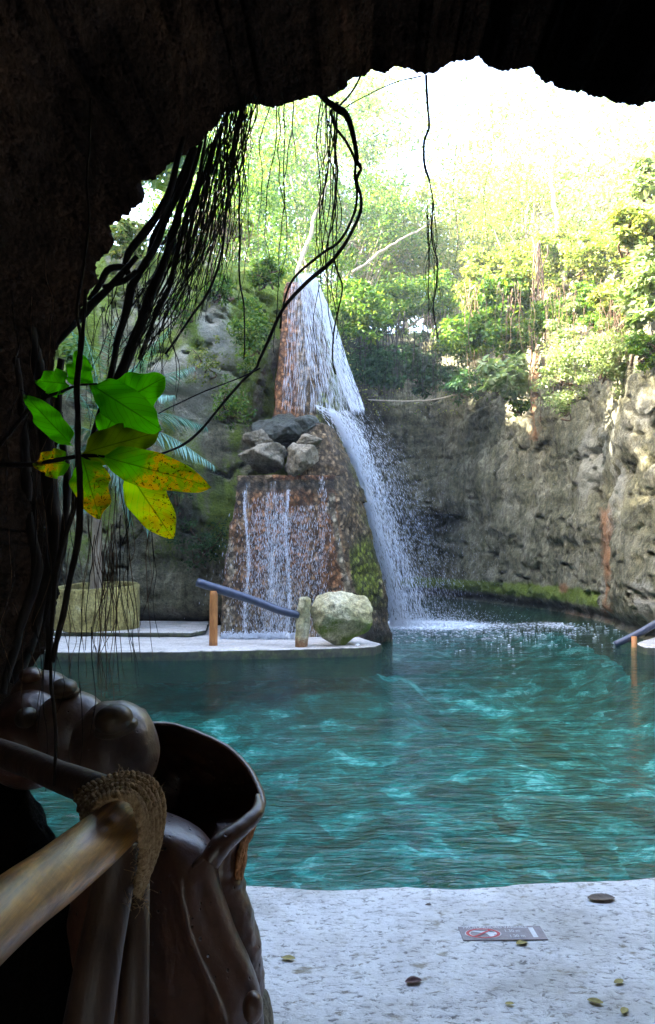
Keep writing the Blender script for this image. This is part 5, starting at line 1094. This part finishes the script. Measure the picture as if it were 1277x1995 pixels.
# ------------------------------------------------------------------ fallen leaves on the floor
def fallen(px, py, w, h, mat, label, seed, curl=.4, ang=0.0):
    Y = EYE*F/(py-HY); c = np.array([(px-CX)/F*Y, Y, 0.004]); L = w/F*Y; nu, nv = 21, 9; u = np.linspace(0, 1, nu); v = np.linspace(-1, 1, nv); U, Vv = np.meshgrid(u, v, indexing='ij'); pr = np.sin(math.pi*U)**.7
    x = (U-.5)*L; y = Vv*pr*L*.26; z = (Vv**2)*pr*L*curl*.28+((U-.5)**2)*L*curl*.35; V = np.stack([x*math.cos(ang)-y*math.sin(ang), x*math.sin(ang)+y*math.cos(ang), z], -1).reshape(-1, 3)+c
    V[:, 2] += fbm(V, 30, 3, seed)*.004; o = raw('fallen_leaf', V, grid_faces(nu, nv), M[mat]); o.modifiers.new('t', 'SOLIDIFY').thickness = .0012; recentre(o); tag(o, label, 'leaf', 'fallen leaves on the stone floor')
fallen(1172, 1752, 56, 14, 'deadleaf', 'large dark curled leaf near the water edge at the right', 1, .25, .1)
fallen(806, 1916, 34, 14, 'pinkleaf', 'pinkish brown dead leaf in the middle of the floor, below the sign', 2, .8, .2)
fallen(562, 1868, 28, 8, 'yellowleaf', 'small yellow brown leaf near the sculpture', 3, .3, -.1)
fallen(1017, 1839, 26, 8, 'yellowleaf', 'small yellow scrap just below the sign', 4, .3, .3)
fallen(1160, 1953, 30, 8, 'yellowleaf', 'yellow leaf at the bottom right of the floor', 5, .4, -.5)
fallen(1206, 1914, 24, 8, 'yellowleaf', 'small yellow leaf right of the pinkish leaf', 6, .3, .5)
fallen(993, 1958, 18, 8, 'yellowleaf', 'tiny yellow scrap near the bottom edge', 7, .3, 0)
fallen(835, 1764, 12, 5, 'deadleaf', 'tiny dark crumb of leaf near the water edge', 8, .4, 0)
fallen(1217, 1972, 26, 8, 'yellowleaf', 'yellow green leaf in the bottom right corner', 9, .4, .9)

# ------------------------------------------------------------------ haze added to bleach the bright distance
def haze():
    import bmesh
    bm = bmesh.new(); bmesh.ops.create_cube(bm, size=1.0); me = bpy.data.meshes.new('haze'); bm.to_mesh(me); bm.free()
    o = bpy.data.objects.new('haze', me); link(o); o.dimensions = (1, 1, 1); o.scale = (620, 520, 60); o.location = (0, 200, 24)
    m = bpy.data.materials.new('bleach_haze'); m.use_nodes = True; t = m.node_tree; t.nodes.clear(); out = t.nodes.new('ShaderNodeOutputMaterial'); v = t.nodes.new('ShaderNodeVolumePrincipled')
    v.inputs['Color'].default_value = (.95, .97, 1, 1); v.inputs['Density'].default_value = .0014; v.inputs['Anisotropy'].default_value = .2; t.links.new(v.outputs[0], out.inputs['Volume']); me.materials.append(m)
    tag(o, 'thin haze added to bleach the bright distance', kind='stuff')
haze()
